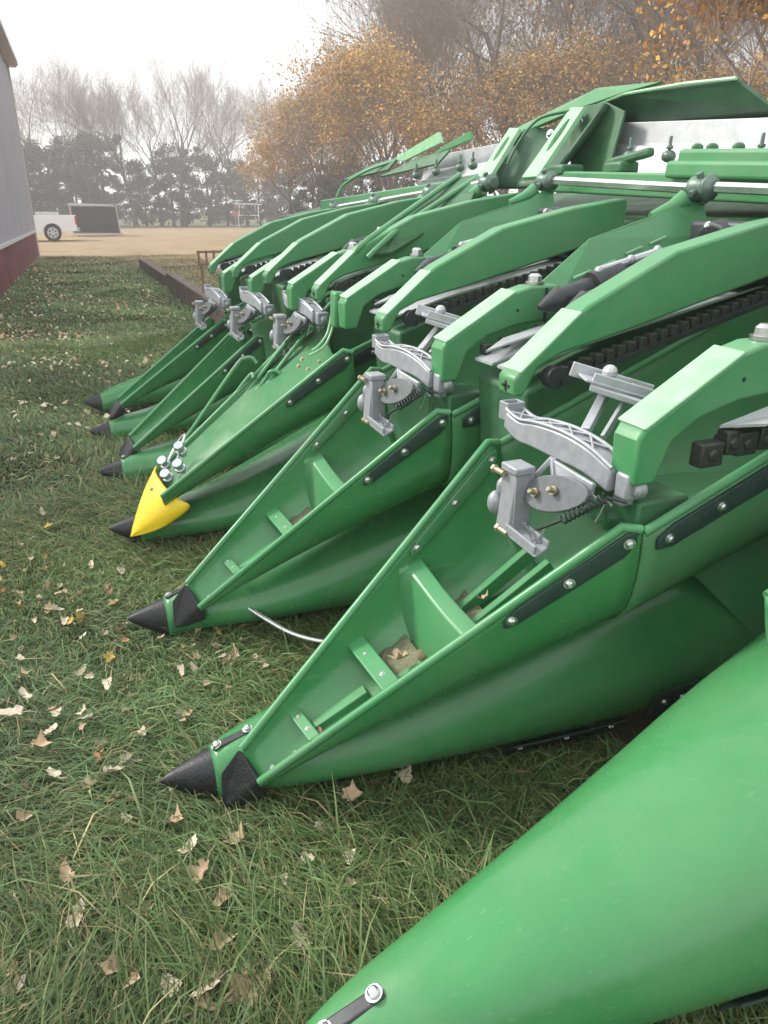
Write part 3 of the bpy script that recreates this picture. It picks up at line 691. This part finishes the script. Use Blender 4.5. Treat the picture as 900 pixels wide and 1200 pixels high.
# ------------------------------------------------------------------ pickup
def pickup():
    t = empty('pickup_truck', (.22, 38.3, 0)); tag(t, 'white pickup truck with its red tail light showing past the shed corner', 'pickup truck')
    WH = mat('white_car_paint', (.78, .78, .80), .3, coat=.5); GL = mat('car_glass', (.03,.04,.05), .1); TY = mat('tyre', (.025,.025,.027), .8); RM = mat('alloy_rim', (.55,.56,.58), .35, metal=.7)
    s = .88; X = lambda x: x*s
    def pz(P, y0, y1): 
        b = MB(); b.prism([(X(x), z*s) for x, z in P], y0, y1); return b
    import math as mm
    def arch(cx, r=.47, n=10): return [(cx+r*math.cos(a), .42+r*math.sin(a)) for a in np.linspace(0, math.pi, n)]
    P = [(1.14,.50),(1.14,1.27),(-1.0,1.27),(-1.02,1.30),(-2.9,1.30),(-4.35,1.18),(-4.5,.95),(-4.5,.5),(-4.28,.42)]+arch(-3.8)[::-1]+[(-3.2,.42),(-.56,.42)]+arch(-.06)[::-1]+[(.50,.46)]
    setp(pz(P, -.85, .85).build('body', WH, mods=[BEV(.04, 3)], sharp=30), t)
    P = [(-1.0,1.28),(-1.15,1.88),(-1.4,1.95),(-2.5,1.95),(-3.2,1.3)]
    setp(pz(P, -.72, .72).build('cab', WH, mods=[BEV(.05, 3)], sharp=30), t)
    setp(pz([(-1.12,1.36),(-1.24,1.80),(-1.75,1.86),(-1.75,1.36)], -.73, -.70).build('side_window', GL, smooth=False), t)
    setp(pz([(-1.85,1.36),(-1.85,1.86),(-2.45,1.86),(-2.95,1.36)], -.73, -.70).build('side_window', GL, smooth=False), t)
    for cx in (-.06, -3.8):
        for y in (-.82, .60):
            b = MB(); b.cyl((X(cx), y, .42*s), (X(cx), y+.22, .42*s), .42*s, 28); wh = setp(b.build('wheel', TY, mods=[BEV(.03)], sharp=30), t)
            if y < 0:
                b = MB(); b.cyl((X(cx), y-.008, .42*s), (X(cx), y+.03, .42*s), .27*s, 24)
                rm = setp(b.build('rim', RM, mods=[BEV(.01)], sharp=30), wh)
                b = MB()
                for i in range(6):
                    a = i*math.pi/3; b.box((X(cx)+.16*s*math.cos(a+.5), y-.010, .42*s+.16*s*math.sin(a+.5)), (.07,.012,.07))
                setp(b.build('rim_opening', TY, smooth=False), wh)
    b = MB(); b.box((X(1.12), -.80, 1.02*s), (.09,.14,.36)); setp(b.build('tail_light', mat('tail_light', (.55,.03,.04), .25), mods=[BEV(.02)]), t)
    b = MB(); b.box((X(1.19), 0, .55*s), (.16,1.6,.18)); setp(b.build('bumper', mat('bumper_grey', (.35,.36,.37), .3, metal=.6), mods=[BEV(.03)]), t)
    b = MB(); b.box((X(-.2), 0, 1.34*s), (1.0,1.3,.14)); setp(b.build('toolbox', RM, mods=[BEV(.02)]), t)
    return t
pickup()
# ------------------------------------------------------------------ dark open shelter beyond the pickup
sh = empty('livestock_shelter', (2.45, 45, 0)); tag(sh, 'low dark shelter with pale roof rail standing behind the white pickup', 'shelter')
DK = mat('dark_boards', (.045,.042,.045), .8, var=.3, vscale=3)
b = MB(); b.prism([(-1.15,.15),(-1.15,1.52),(1.12,1.50),(1.2,.15)], -.08, 1.6); setp(b.build('dark_side', DK, smooth=False), sh)
b = MB(); b.bar((-1.25,-.1,1.66), (1.05,-.1,1.60), .06, .07); b.bar((-1.25,1.7,1.62),(1.05,1.7,1.56),.06,.07); b.bar((-1.2,.8,1.58),(1.1,.8,1.54),1.8,.03); setp(b.build('roof', mat('pale_roof', (.5,.5,.5), .6), smooth=False), sh)
b = MB(); b.bar((-1.2,-.1,0),(-1.2,-.1,1.64),.06,.06); b.bar((1.24,-.1,.05),(1.14,-.1,1.6),.06,.06); b.bar((-1.2,-.1,.16),(1.35,-.1,.12),.08,.08); setp(b.build('post', mat('pale_post', (.4,.38,.38), .6), smooth=False), sh)
# ------------------------------------------------------------------ small white/red frame on the far gravel
fr = empty('sawhorse_frame', (16.3, 68, 0)); fr.scale = (1.45,)*3; tag(fr, 'small white table-like frame with a pinkish red end at the far gravel edge', 'frame')
WP = mat('white_painted_steel', (.75,.74,.74), .5)
b = MB()
for x in (-.55, .62):
    for y in (-.4, .4): b.bar((x, y, .62), (x+.05, y, 1.3), .06, .06)
b.bar((-.75,0,1.32),(.9,0,1.28),.9,.06); b.bar((-.6,-.4,.66),(.7,-.4,.66),.05,.05); b.bar((-.7,0,1.48),(-.2,0,1.48),.5,.08)
for x in (-.6,.65):
    for y in (-.4,.4): b.bar((x,y,0),(x,y,.68),.05,.05)
setp(b.build('white_frame', WP, smooth=False), fr)
b = MB(); b.add([(-1.0,-.42,.62),(-.6,-.42,.62),(-.5,-.42,1.3),(-.75,-.42,1.3)], [(0,1,2,3)]); setp(b.build('red_end', mat('faded_red', (.42,.15,.14), .6), smooth=False, mods=[SOL(.05)]), fr)
# ------------------------------------------------------------------ timbers
TIM = mat('weathered_timber', (.20,.155,.13), .9, col2=(.11,.075,.06), vscale=6, bump=.5, bscale=20)
def timber(a, b_, h, label):
    a = Vector(a); b_ = Vector(b_); m = MB(); m.bar(a, b_, .16, h); c = (a+b_)/2
    m.V = [Vector(v)-Vector((c.x, c.y, 0)) for v in m.V]
    o = m.build('edging_timber', TIM, mods=[BEV(.015)], sharp=30); o.location = (c.x, c.y, 0); tag(o, label, 'timber'); return o
timber((1.62,6.6,.15), (1.80,12.4,.14), .30, 'thick weathered brown timber lying at the lawn edge, end nearest the green snouts')
timber((1.80,12.6,.12), (1.93,18.0,.12), .22, 'thinner far weathered timber lying at the lawn edge, end nearest the gravel')
# rusty rack beyond the head
RUST = mat('rusty_steel', (.24,.15,.10), .8, var=.4, vscale=30)
rk = MB()
for z in (.70,.86): rk.bar((0,0,z),(.42,0,z),.03,.03)
for i in range(5): rk.bar((.02+.095*i,0,.68),(.02+.095*i,0,.88),.025,.02)
for x in (.05,.37): rk.bar((x,.02,0),(x,.02,.70),.03,.03)
o = rk.build('rusty_rack', RUST, smooth=False); o.location = (1.64, 8.6, 0); tag(o, 'small rusty grid rack standing on legs just past the far end of the green header', 'rack')
o.scale = (1,1,.92)

# ------------------------------------------------------------------ trees
BARK = mat('bark', (.15,.115,.095), .9, var=.35, vscale=4)
TWIG = mat('twigs', (.30,.22,.17), .9, var=.3, vscale=1)
def mesh_np(name, V, Fq, m, smooth=False, colors=None):
    me = bpy.data.meshes.new(name); V = np.asarray(V, np.float32); Fq = np.asarray(Fq, np.int32); k = Fq.shape[1]
    me.vertices.add(len(V)); me.vertices.foreach_set('co', V.ravel())
    me.loops.add(Fq.size); me.loops.foreach_set('vertex_index', Fq.ravel())
    me.polygons.add(len(Fq)); me.polygons.foreach_set('loop_start', np.arange(0, Fq.size, k, dtype=np.int32)); me.polygons.foreach_set('loop_total', np.full(len(Fq), k, np.int32))
    if colors is not None:
        ca = me.color_attributes.new('tint', 'FLOAT_COLOR', 'POINT'); ca.data.foreach_set('color', np.asarray(colors, np.float32).ravel())
    me.update(calc_edges=True); me.materials.append(m); return me
def gen_tree(seed, H=10, spread=.75, upright=.22, kids=(8, 6, 6, 5, 3)):
    r = random.Random(seed); segs = []; ends = []
    def grow(p, d, L, rad, lv):
        n = 6 if lv == 0 else 4 if lv < 3 else 3; q = p; pts = [p]
        for i in range(n):
            d = (d+Vector((r.gauss(0,.11), r.gauss(0,.11), r.gauss(0,.05)+(upright*.25 if lv else 0)))).normalized()
            q2 = q+d*(L/n); segs.append((q, q2, rad*(1-.6*i/n), rad*(1-.6*(i+1)/n), lv)); q = q2; pts.append((q, d, rad*(1-.6*(i+1)/n)))
        if lv < len(kids):
            for c in range(kids[lv]):
                f = (c+r.random())/kids[lv]; f = (.28+.72*f) if lv == 0 else (.2+.8*f); k = min(n, max(1, int(math.ceil(f*n)))); q, dd, rr = pts[k]
                s_ = dd.orthogonal().normalized(); s_.rotate(Matrix.Rotation(r.uniform(0, 6.28)+c*2.4, 3, dd))
                nd = (dd*(1.0 if lv else .8)+s_*spread*r.uniform(.5, 1.3)+Vector((0,0,upright))).normalized()
                LL = L*r.uniform(.5, .72)*(1.15-.35*f if lv == 0 else 1)
                grow(q, nd, LL, max(rr*.62, .004), lv+1)
        else: ends.append(q)
    grow(Vector((0,0,0)), Vector((r.gauss(0,.06), r.gauss(0,.06), 1)).normalized(), H*.55, H*.014, 0)
    zt = max(s_[1].z for s_ in segs); k = H/zt
    return [(a*k, b*k, c, d_, e) for a, b, c, d_, e in segs], [e*k for e in ends]
def tubes(segs, ns):
    A = np.array([tuple(s[0]) for s in segs]); B = np.array([tuple(s[1]) for s in segs]); ra = np.array([s[2] for s in segs]); rb = np.array([s[3] for s in segs])
    D = B-A; D /= np.linalg.norm(D, axis=1, keepdims=True)+1e-9; ref = np.where(np.abs(D[:, 2:3]) > .9, [[1.,0,0]], [[0,0,1.]])
    E = np.cross(D, ref); E /= np.linalg.norm(E, axis=1, keepdims=True)+1e-9; G = np.cross(D, E)
    V = []; 
    for P, rr in ((A, ra), (B, rb)):
        for k in range(ns):
            a = 2*math.pi*k/ns; V.append(P+(E*math.cos(a)+G*math.sin(a))*rr[:, None])
    V = np.stack(V, 1); n = len(segs); base = (np.arange(n)*2*ns)[:, None]; F = []
    for k in range(ns):
        k2 = (k+1) % ns; F.append(np.concatenate([base+k, base+k2, base+ns+k2, base+ns+k], 1))
    return V.reshape(-1, 3), np.concatenate(F, 0)
def tree_proto(seed, kind, **kw):
    segs, ends = gen_tree(seed, **kw)
    V, F = tubes([s for s in segs if s[4] <= 1], 6); tm = mesh_np('trunk', V, F, BARK)
    V, F = tubes([s for s in segs if s[4] > 1], 3); cm = mesh_np('crown', V, F, TWIG)
    lm = None
    if kind:
        E = np.array([tuple(e) for e in ends]); r2 = np.random.default_rng(seed); E = E[r2.random(len(E)) < kind[1]]
        E = np.repeat(E, kind[2], 0)+r2.normal(0, .22, (len(E)*kind[2], 3)); n = len(E)
        a = r2.normal(0, 1, (n, 3)); a /= np.linalg.norm(a, axis=1, keepdims=True); b_ = np.cross(a, r2.normal(0, 1, (n, 3))); b_ /= np.linalg.norm(b_, axis=1, keepdims=True)
        s = r2.uniform(.035, .075, (n, 1))*kind[3]; V = np.stack([E-a*s, E-b_*s*.6, E+a*s, E+b_*s*.6], 1).reshape(-1, 3)
        c = np.array(kind[0])[r2.integers(0, len(kind[0]), n)]*r2.uniform(.6, 1.25, (n, 1)); c = np.repeat(np.concatenate([c, np.ones((n, 1))], 1), 4, 0)
        lm = mesh_np('leaves', V, np.arange(4*n).reshape(-1, 4), LEAFM, colors=c)
    return tm, cm, lm
LEAFM = mat('tree_leaves', (.3,.2,.1), .8, attr='tint')
ORANGE = [(.70,.36,.06),(.60,.29,.05),(.75,.46,.10),(.50,.27,.08)]
BROWN = [(.44,.27,.12),(.50,.31,.12),(.38,.23,.12)]
YELL = [(.50,.34,.08),(.42,.28,.08),(.36,.26,.10)]
kinds = {
 'bare1': tree_proto(11, None), 'bare2': tree_proto(23, None, spread=.6, upright=.3), 'bare3': tree_proto(31, None, spread=.9),
 'brown1': tree_proto(42, (BROWN+ORANGE[:2], .45, 2, 1.1), spread=.8), 'brown2': tree_proto(47, (BROWN, .35, 1, 1.), spread=.65, upright=.3),
 'orange1': tree_proto(53, (ORANGE, 1., 12, 1.3), spread=.85), 'yellow1': tree_proto(61, (YELL+ORANGE[:2], .85, 5, 1.2), spread=.85)}
def ev_proto(seed):
    r2 = np.random.default_rng(seed); E = []
    for c in range(70):
        z = r2.uniform(.3, 4.3); rr = 1.7*(1-(z/5.2)**2)**.5*r2.uniform(.3, 1); a = r2.uniform(0, 6.28); m_ = int(r2.integers(60, 190)); sz_ = r2.uniform(.2, .5)
        g_ = r2.normal(0, 1, (m_, 3)); g_ /= np.linalg.norm(g_, axis=1, keepdims=True); E.append(np.array([rr*math.cos(a), rr*math.sin(a), z])+g_*(sz_*r2.random((m_, 1))**.4)*[1,1,.8])
    E = np.concatenate(E); n = len(E)
    a_ = r2.normal(0, 1, (n, 3)); a_ /= np.linalg.norm(a_, axis=1, keepdims=True); b_ = np.cross(a_, r2.normal(0, 1, (n, 3))); b_ /= np.linalg.norm(b_, axis=1, keepdims=True)
    s = r2.uniform(.03, .09, (n, 1)); V = np.stack([E-a_*s, E-b_*s*.5, E+a_*s, E+b_*s*.5], 1).reshape(-1, 3)
    c = np.array([(.035,.045,.032),(.05,.052,.037),(.075,.06,.05)])[r2.integers(0, 3, n)]; c = np.repeat(np.concatenate([c, np.ones((n, 1))], 1), 4, 0)
    cm = mesh_np('crown', V, np.arange(4*n).reshape(-1, 4), LEAFM, colors=c)
    V, F = tubes([(Vector((0,0,0)), Vector((0,0,4.4)), .11, .02, 0)], 8); return mesh_np('trunk', V, F, BARK), cm, None
kinds['cedar1'] = ev_proto(3); kinds['cedar2'] = ev_proto(8)
LBL = {'bare': ('tree', 'leafless grey-brown deciduous tree in the windbreak behind the farmyard', 'bare trees of the windbreak'),
       'brown': ('tree', 'twiggy tree with sparse dull brown leaves in the windbreak', 'brown-leaved trees of the windbreak'),
       'orange': ('tree', 'tree with thick orange autumn leaves in the windbreak', 'orange-leaved trees of the windbreak'),
       'yellow': ('tree', 'low yellowish-brown autumn tree in the windbreak', 'yellowish trees of the windbreak'),
       'cedar': ('evergreen tree', 'dark bushy evergreen at the foot of the bare windbreak trees', 'evergreens of the windbreak')}
def plant(kind, az, dist, H, rot=0, label=None, wide=1.):
    tm, cm, lm = kinds[kind]; base = kind.rstrip('123'); s = H/(4.9 if base == 'cedar' else 10.)
    t = empty({'cedar': 'evergreen_tree'}.get(base, 'autumn_tree' if base in ('orange', 'yellow', 'brown') else 'bare_tree'), (-.05+dist*math.sin(R(az)), -1.38+dist*math.cos(R(az)), 0))
    t.rotation_euler = (0, 0, R(rot)); t.scale = (s*wide, s*wide, s); c, l, g = LBL[base]; tag(t, label or l, c, None if label else g)
    for nm, me in (('trunk', tm), ('crown', cm), ('leaves', lm)):
        if me: o_ = bpy.data.objects.new(nm, me); COL.objects.link(o_); o_.parent = t
rt = random.Random(5)
# left group, 47-52 m away: azimuth -4 to 14 degrees
for i, az in enumerate(np.linspace(-3.5, 14.5, 11)):
    plant(['bare1','bare2','bare3'][i % 3], az+rt.uniform(-.5,.5), rt.uniform(76, 84), rt.uniform(13.2, 16.0), rt.uniform(0, 360), wide=1.)
for i, az in enumerate(np.linspace(-3, 16.5, 17)):
    plant('cedar1' if i % 2 else 'cedar2', az+rt.uniform(-.5,.5), rt.uniform(72, 76), 1.5*[3.6,3.9,4.9,4.6,3.7,5.3,5.5,3.9,3.2,4.1,4.9,4.2,3.4,4.0,3.8,3.4,3.8][i], rt.uniform(0, 360), wide=1.2)
# shoulder of yellowish and brown trees
for az, dd, H, k in ((16,44,7.2,'yellow1'),(18,42,8.2,'brown1'),(19.5,43,7.0,'yellow1'),(21,41,9.4,'brown1'),(23.5,43,10.2,'brown2')):
    plant(k, az, dd, H, rt.uniform(0, 360), wide=1.15)
for i, az in enumerate(np.linspace(18, 25, 5)): plant('cedar1' if i % 2 else 'cedar2', az, 45, 4.2, i*70, wide=1.4)
# tall right group
for i, az in enumerate(np.linspace(23, 51, 11)):
    plant(['bare1','brown2','bare2','bare3','brown1'][i % 5], az+rt.uniform(-.7,.7), rt.uniform(32, 40), 11.5+min(5, (az-22)*.45)+rt.uniform(-1,1), rt.uniform(0, 360))
for i, az in enumerate(np.linspace(27, 49, 5)):
    plant(['bare2','bare1','bare3'][i % 3], az+rt.uniform(-.7,.7), rt.uniform(44, 50), 14.5+rt.uniform(-1,1.5), rt.uniform(0, 360), wide=1.15)
for i, az in enumerate(np.linspace(24, 50, 8)): plant('brown1' if i % 2 else 'yellow1', az, rt.uniform(30, 34), rt.uniform(5.5, 8), rt.uniform(0, 360), wide=1.2)
plant('orange1', 48.5, 15.5, 8.2, 40, 'bright orange autumn tree at the right edge, nearest of the windbreak trees')

# ------------------------------------------------------------------ grass and leaves
def gz(P):
    x, y = P[:, 0], P[:, 1]
    return .007*np.sin(x*1.7+y*.9)+.005*np.sin(y*2.3-x*1.1+1)-.006
def noise2(x, y, s, ph):
    return (np.sin(x*s+ph+1.3*np.sin(y*s*.7+ph))+np.sin(y*s*1.1-ph*2+1.1*np.sin(x*s*.9)))/2
def blades(n, sampler, lmin, lmax, wmin, wmax, seed):
    r2 = np.random.default_rng(seed); P = sampler(r2, n); n = len(P); x, y = P[:, 0], P[:, 1]
    ang = 2.2*noise2(x, y, 2.1, .4)+1.5*noise2(x, y, 5.3, 1.9)+r2.normal(0, .75, n)+2.4
    lean = np.clip(1.08+.4*noise2(x, y, 3.1, 2.7)+r2.normal(0, .3, n), .1, 1.7)
    L = r2.uniform(lmin, lmax, n)*(1+.35*noise2(x, y, 1.7, 5.1)); W = r2.uniform(wmin, wmax, n)
    D = np.stack([np.cos(ang), np.sin(ang), 0*ang], 1); S = np.stack([-np.sin(ang), np.cos(ang), r2.normal(0, .3, n)], 1)
    base = np.concatenate([P, gz(P)[:, None]-.004], 1); V = []
    for t, wf in ((0, .8), (.35, 1.), (.7, .75)):
        th = lean*t*1.1; c = base+(D*np.sin(th)[:, None]+np.array([0,0,1.])*np.cos(th)[:, None])*(L*t)[:, None]
        V += [c-S*(W*wf/2)[:, None], c+S*(W*wf/2)[:, None]]
    th = np.minimum(lean*1.25, 1.62); V.append(base+(D*np.sin(th)[:, None]+np.array([0,0,1.])*np.cos(th)[:, None])*L[:, None])
    V = np.stack(V, 1); b_ = (np.arange(n)*7)[:, None]
    F = np.concatenate([b_+np.array([[0,1,3,2]]), b_+np.array([[2,3,5,4]]), b_+np.array([[4,5,6,6]])], 0)
    g1 = np.array([.095,.185,.055]); g2 = np.array([.20,.27,.105]); g3 = np.array([.33,.28,.14]); g4 = np.array([.065,.12,.06])
    u = r2.random(n)[:, None]; dryz = np.clip((y-16.5)/5, 0, 1)*.5+.6*np.clip((x-1.85)/.2, 0, 1)*(y > 5)
    dry = (r2.random(n) < .12+.18*np.clip(noise2(x, y, 1.3, 4.), 0, 1)+dryz)[:, None]; cool = np.clip(.35+.7*noise2(x, y, 2.4, 9.)-.04*np.clip(y-3, 0, 12), 0, 1)[:, None]
    c = (g1*u+g2*(1-u))*(1-cool*.5)+g4*cool*.5; c = c*(1+.30*noise2(x, y, 1.9, 6.)+.15*noise2(x, y, 7., 1.))[:, None]; c = np.where(dry, g3*(.7+.6*u), c)*r2.uniform(.55, 1.4, (n, 1))
    shade = np.array([1., 1., 1., 1., 1., 1., 1.])
    C = (np.repeat(c, 7, 0)); C = np.concatenate([C, np.ones((len(C), 1))], 1)
    return V.reshape(-1, 3), F, C
GM = mat('grass_blades', (.05,.1,.03), .55, attr='tint', spec=.35)
gn = GM.node_tree; pb = gn.nodes['Principled BSDF']; trn = gn.nodes.new('ShaderNodeBsdfTranslucent'); ms = gn.nodes.new('ShaderNodeMixShader'); ms.inputs[0].default_value = .25
an = [n for n in gn.nodes if n.type == 'ATTRIBUTE'][0]; gn.links.new(an.outputs['Color'], trn.inputs[0]); gn.links.new(pb.outputs[0], ms.inputs[1]); gn.links.new(trn.outputs[0], ms.inputs[2])
gn.links.new(ms.outputs[0], gn.nodes['Material Output'].inputs[0])
def wedge(y0, y1, x1):
    def f(r2, n):
        y = r2.uniform(y0, y1, n); xl = -.55-.105*(y+1.4); x = xl+(x1-xl)*r2.random(n); return np.stack([x, y], 1)
    return f
def far(y0, y1, xr):
    def f(r2, n):
        y = y0*(y1/y0)**r2.random(n); xl = -.6-.105*(y+1.4); x = xl+(xr+.10*y-xl)*r2.random(n)
        P = np.stack([x, y], 1); wx = -.40-(24.9-y)*.037; return P[(P[:, 0] > wx) | (P[:, 1] > 26)]
    return f
def quads_to(nm, parts):
    V = []; F = []; C = []; o_ = 0
    for v, f, c in parts: V.append(v); F.append(f+o_); C.append(c); o_ += len(v)
    V = np.concatenate(V); F = np.concatenate(F); C = np.concatenate(C)
    # tips are triangles: build with mixed loop totals
    tri = F[:, 2] == F[:, 3]; me = bpy.data.meshes.new(nm); me.vertices.add(len(V)); me.vertices.foreach_set('co', V.astype(np.float32).ravel())
    Q = F[~tri]; T = F[tri][:, :3]; li = np.concatenate([Q.ravel(), T.ravel()]).astype(np.int32)
    lt = np.concatenate([np.full(len(Q), 4), np.full(len(T), 3)]).astype(np.int32); ls = np.concatenate([[0], np.cumsum(lt)[:-1]]).astype(np.int32)
    me.loops.add(len(li)); me.loops.foreach_set('vertex_index', li); me.polygons.add(len(lt)); me.polygons.foreach_set('loop_start', ls); me.polygons.foreach_set('loop_total', lt)
    ca = me.color_attributes.new('tint', 'FLOAT_COLOR', 'POINT'); ca.data.foreach_set('color', C.astype(np.float32).ravel())
    me.update(calc_edges=True); me.materials.append(GM); me.polygons.foreach_set('use_smooth', np.ones(len(lt), bool))
    o = bpy.data.objects.new(nm, me); COL.objects.link(o); return o
gr = quads_to('grass', [blades(150000, wedge(-1.3, 2.2, 1.1), .06, .16, .0014, .0038, 1), blades(4000, wedge(-1.3, 2.5, 1.1), .15, .24, .002, .005, 9), blades(100000, wedge(2.2, 7, 2.0), .06, .14, .004, .008, 2), blades(110000, far(7, 23.5, 1.8), .05, .10, .010, .022, 3)])
gr['kind'] = 'stuff'; tag(gr, 'long green lawn grass lying over in clumps', 'grass')

LMS = [mat('dry_leaf_tan', (.48,.37,.24), .8, col2=(.30,.20,.12), vscale=40), mat('dry_leaf_pale', (.62,.54,.42), .8, col2=(.40,.31,.22), vscale=40), mat('dry_leaf_orange', (.48,.25,.10), .8, col2=(.33,.17,.08), vscale=40), mat('dry_leaf_yellow', (.55,.38,.08), .8, col2=(.42,.27,.08), vscale=40)]
def leaf_mesh(seed, m):
    r = random.Random(seed); nr = 4; na = 20; lob = r.choice([3, 5, 5]); V = [(0,0,0)]; curl = r.uniform(14, 48); tw = r.uniform(-8, 8); ph = r.uniform(0, 6)
    for i in range(1, nr+1):
        for j in range(na):
            a = 2*math.pi*j/na; rad = .027*(.80+.20*math.cos(a*lob+ph*.1)+.10*math.cos(a*9+ph))*i/nr*(1.2+.35*math.cos(a))
            x = rad*math.cos(a); y = rad*math.sin(a)*.8; V.append((x, y, curl*y*y+tw*x*y+curl*.35*x*x*math.sin(ph)+.002*math.sin(j*2+ph)*i/nr))
    F = [(0, 1+j, 1+(j+1) % na) for j in range(na)]
    for i in range(nr-1):
        for j in range(na): F.append((1+i*na+j, 1+(i+1)*na+j, 1+(i+1)*na+(j+1) % na, 1+i*na+(j+1) % na))
    b = MB(); b.add(V, F); b.tube([(-.015,0,.0), (-.035,.002,.004), (-.055,.008,.002)], [.0012,.001,.0008], 4)
    me = bpy.data.meshes.new('dry_leaf'); me.from_pydata([tuple(v) for v in b.V], [], b.F); me.materials.append(m); me.polygons.foreach_set('use_smooth', [True]*len(me.polygons)); return me
LV = [[leaf_mesh(s*7+i, m) for s in range(4)] for i, m in enumerate(LMS)]
LTXT = ['small curled tan leaf lying in the lawn grass', 'small pale buff dry leaf lying in the lawn grass', 'small rusty orange dry leaf lying in the lawn grass', 'small yellow leaf lying in the lawn grass']
LGRP = ['fallen tan leaves on the lawn', 'fallen pale leaves on the lawn', 'fallen orange leaves on the lawn', 'fallen yellow leaves on the lawn']
r2 = np.random.default_rng(77)
def leafpts(n, y0, y1, xm=1.35):
    y = r2.uniform(y0, y1, n*3); xl = -.40-.1*(y+1.4); x = xl+(xm-xl)*r2.random(n*3); dens = np.clip(.28+.9*noise2(x, y, 2.7, 3.3)*noise2(x, y, 1.1, .7)+.25*noise2(x, y, 6., 2.), .05, 1)
    k = r2.random(n*3) < dens; return np.stack([x, y], 1)[k][:n]
near = np.array([(-0.181, -0.349), (-0.128, -0.392), (-0.096, -0.419), (-0.041, -0.462), (0.023, -0.478), (0.081, -0.478), (0.031, -0.521), (0.066, -0.512), (0.105, -0.504), (0.182, -0.46), (0.055, -0.406), (0.02, -0.492), (-0.181, -0.272), (-0.197, -0.171), (0.078, -0.319), (0.015, -0.103), (0.027, 0.005), (-0.286, 0.493), (-0.253, 0.278), (-0.305, 0.424), (-0.224, 0.335), (-0.277, 0.026), (-0.179, 1.086), (-0.283, -0.323), (-0.289, -0.361), (-0.098, 0.117), (-0.143, 0.355), (-0.214, 0.385), (0.078, -0.525), (0.002, -0.516), (0.527, -0.155), (0.379, -0.187), (0.122, -0.193), (0.05, -0.254), (0.035, -0.192)])
pts = np.concatenate([near, leafpts(34, -1.0, -.1, .45), leafpts(170, -.1, 1.8, .35), leafpts(55, 1.8, 3.0, .3)])
pts = pts[np.argsort(np.hypot(pts[:, 0], pts[:, 1]+1.38))]
def put_leaf(p, z, ci, sc, rot, label, group):
    o = bpy.data.objects.new('dry_leaf', LV[ci][r2.integers(0, 4)]); COL.objects.link(o); o.location = (p[0], p[1], z); o.rotation_euler = rot; o.scale = (sc,)*3; tag(o, label, 'leaf', group)
nearset = {tuple(q) for q in near}
for p in pts:
    ci = int(r2.choice(4, p=[.44,.46,.06,.04])); z = gz(np.array([p]))[0]+r2.uniform(.035, .065)+(.022 if tuple(p) in nearset else 0)
    put_leaf(p, z, ci, r2.uniform(.62, 1.0) if tuple(p) in nearset else r2.uniform(.36, .68), (r2.normal(0,.5), r2.normal(0,.4), r2.uniform(0, 6.28)), LTXT[ci], LGRP[ci])
# leaves caught in the open snouts
def snl(x, y, z, s, lab): put_leaf((x, y), z, 0, s, (r2.normal(0,.5), r2.normal(0,.5), r2.uniform(0, 6)), lab, None)
for x_, y_, z_, s_, lab in (
    (.52,-.15,.375,.75,'curled tan leaf in the nearest open snout, leftmost in the heap between its middle ribs'),
    (.545,-.19,.385,.8,'largest curled tan leaf in the heap between the middle ribs of the nearest open snout'),
    (.565,-.225,.40,.6,'curled tan leaf in the nearest open snout, rightmost in the heap between its middle ribs'),
    (.335,-.125,.215,.6,'small tan leaf in the nearest open snout just behind the front rib'),
    (.70,-.17,.49,.5,'small tan leaf behind the bulkhead of the nearest open snout'),
    (.69,.56,.50,.6,'tan leaf in the second open snout behind its bulkhead rib'),
    (.72,.53,.52,.5,'small curled leaf beside another behind the bulkhead of the second open snout'),
    (.215,.69,.19,.45,'tiny tan leaf caught at the very nose of the second open snout')): snl(x_, y_, z_, s_, lab)
# thin scatter further away, beyond counting
Vs = []; Fs = []; base = 0; pf = leafpts(3000, 3.0, 21)
n = len(pf); a = r2.uniform(0, 6.28, n); s = r2.uniform(.014, .028, n)
P3 = np.stack([pf[:, 0], pf[:, 1], gz(pf)+r2.uniform(.03, .07, n)], 1); D1 = np.stack([np.cos(a), np.sin(a), r2.normal(0, .4, n)], 1)*s[:, None]; D2 = np.stack([-np.sin(a), np.cos(a), r2.normal(0, .5, n)], 1)*s[:, None]*.7
V = np.stack([P3-D1, P3-D2+[0,0,.008], P3+D1, P3+D2+[0,0,.006]], 1).reshape(-1, 3)
cc = np.array([(.50,.40,.26),(.60,.52,.38),(.45,.28,.14)])[r2.integers(0, 3, n)]; cc = np.repeat(np.concatenate([cc, np.ones((n, 1))], 1), 4, 0)
o = bpy.data.objects.new('leaf_litter', mesh_np('leaf_litter', V, np.arange(4*n).reshape(-1, 4), LEAFM, colors=cc)); COL.objects.link(o); o['kind'] = 'stuff'; tag(o, 'scattered tan fallen leaves over the far lawn', 'leaves')

# ------------------------------------------------------------------ haze
HZ = MB(); HZ.box((20, 42, 9.5), (130, 120, 21.2)); hz = HZ.build('haze', None, smooth=False)
hm = bpy.data.materials.new('haze'); hm.use_nodes = True; hn = hm.node_tree; hn.nodes.clear()
ho = hn.nodes.new('ShaderNodeOutputMaterial'); pv = hn.nodes.new('ShaderNodeVolumePrincipled'); pv.inputs['Color'].default_value = (1.0,.97,.93,1); pv.inputs['Density'].default_value = .0052; pv.inputs['Anisotropy'].default_value = .3
hn.links.new(pv.outputs[0], ho.inputs['Volume']); hz.data.materials.append(hm); hz['kind'] = 'stuff'
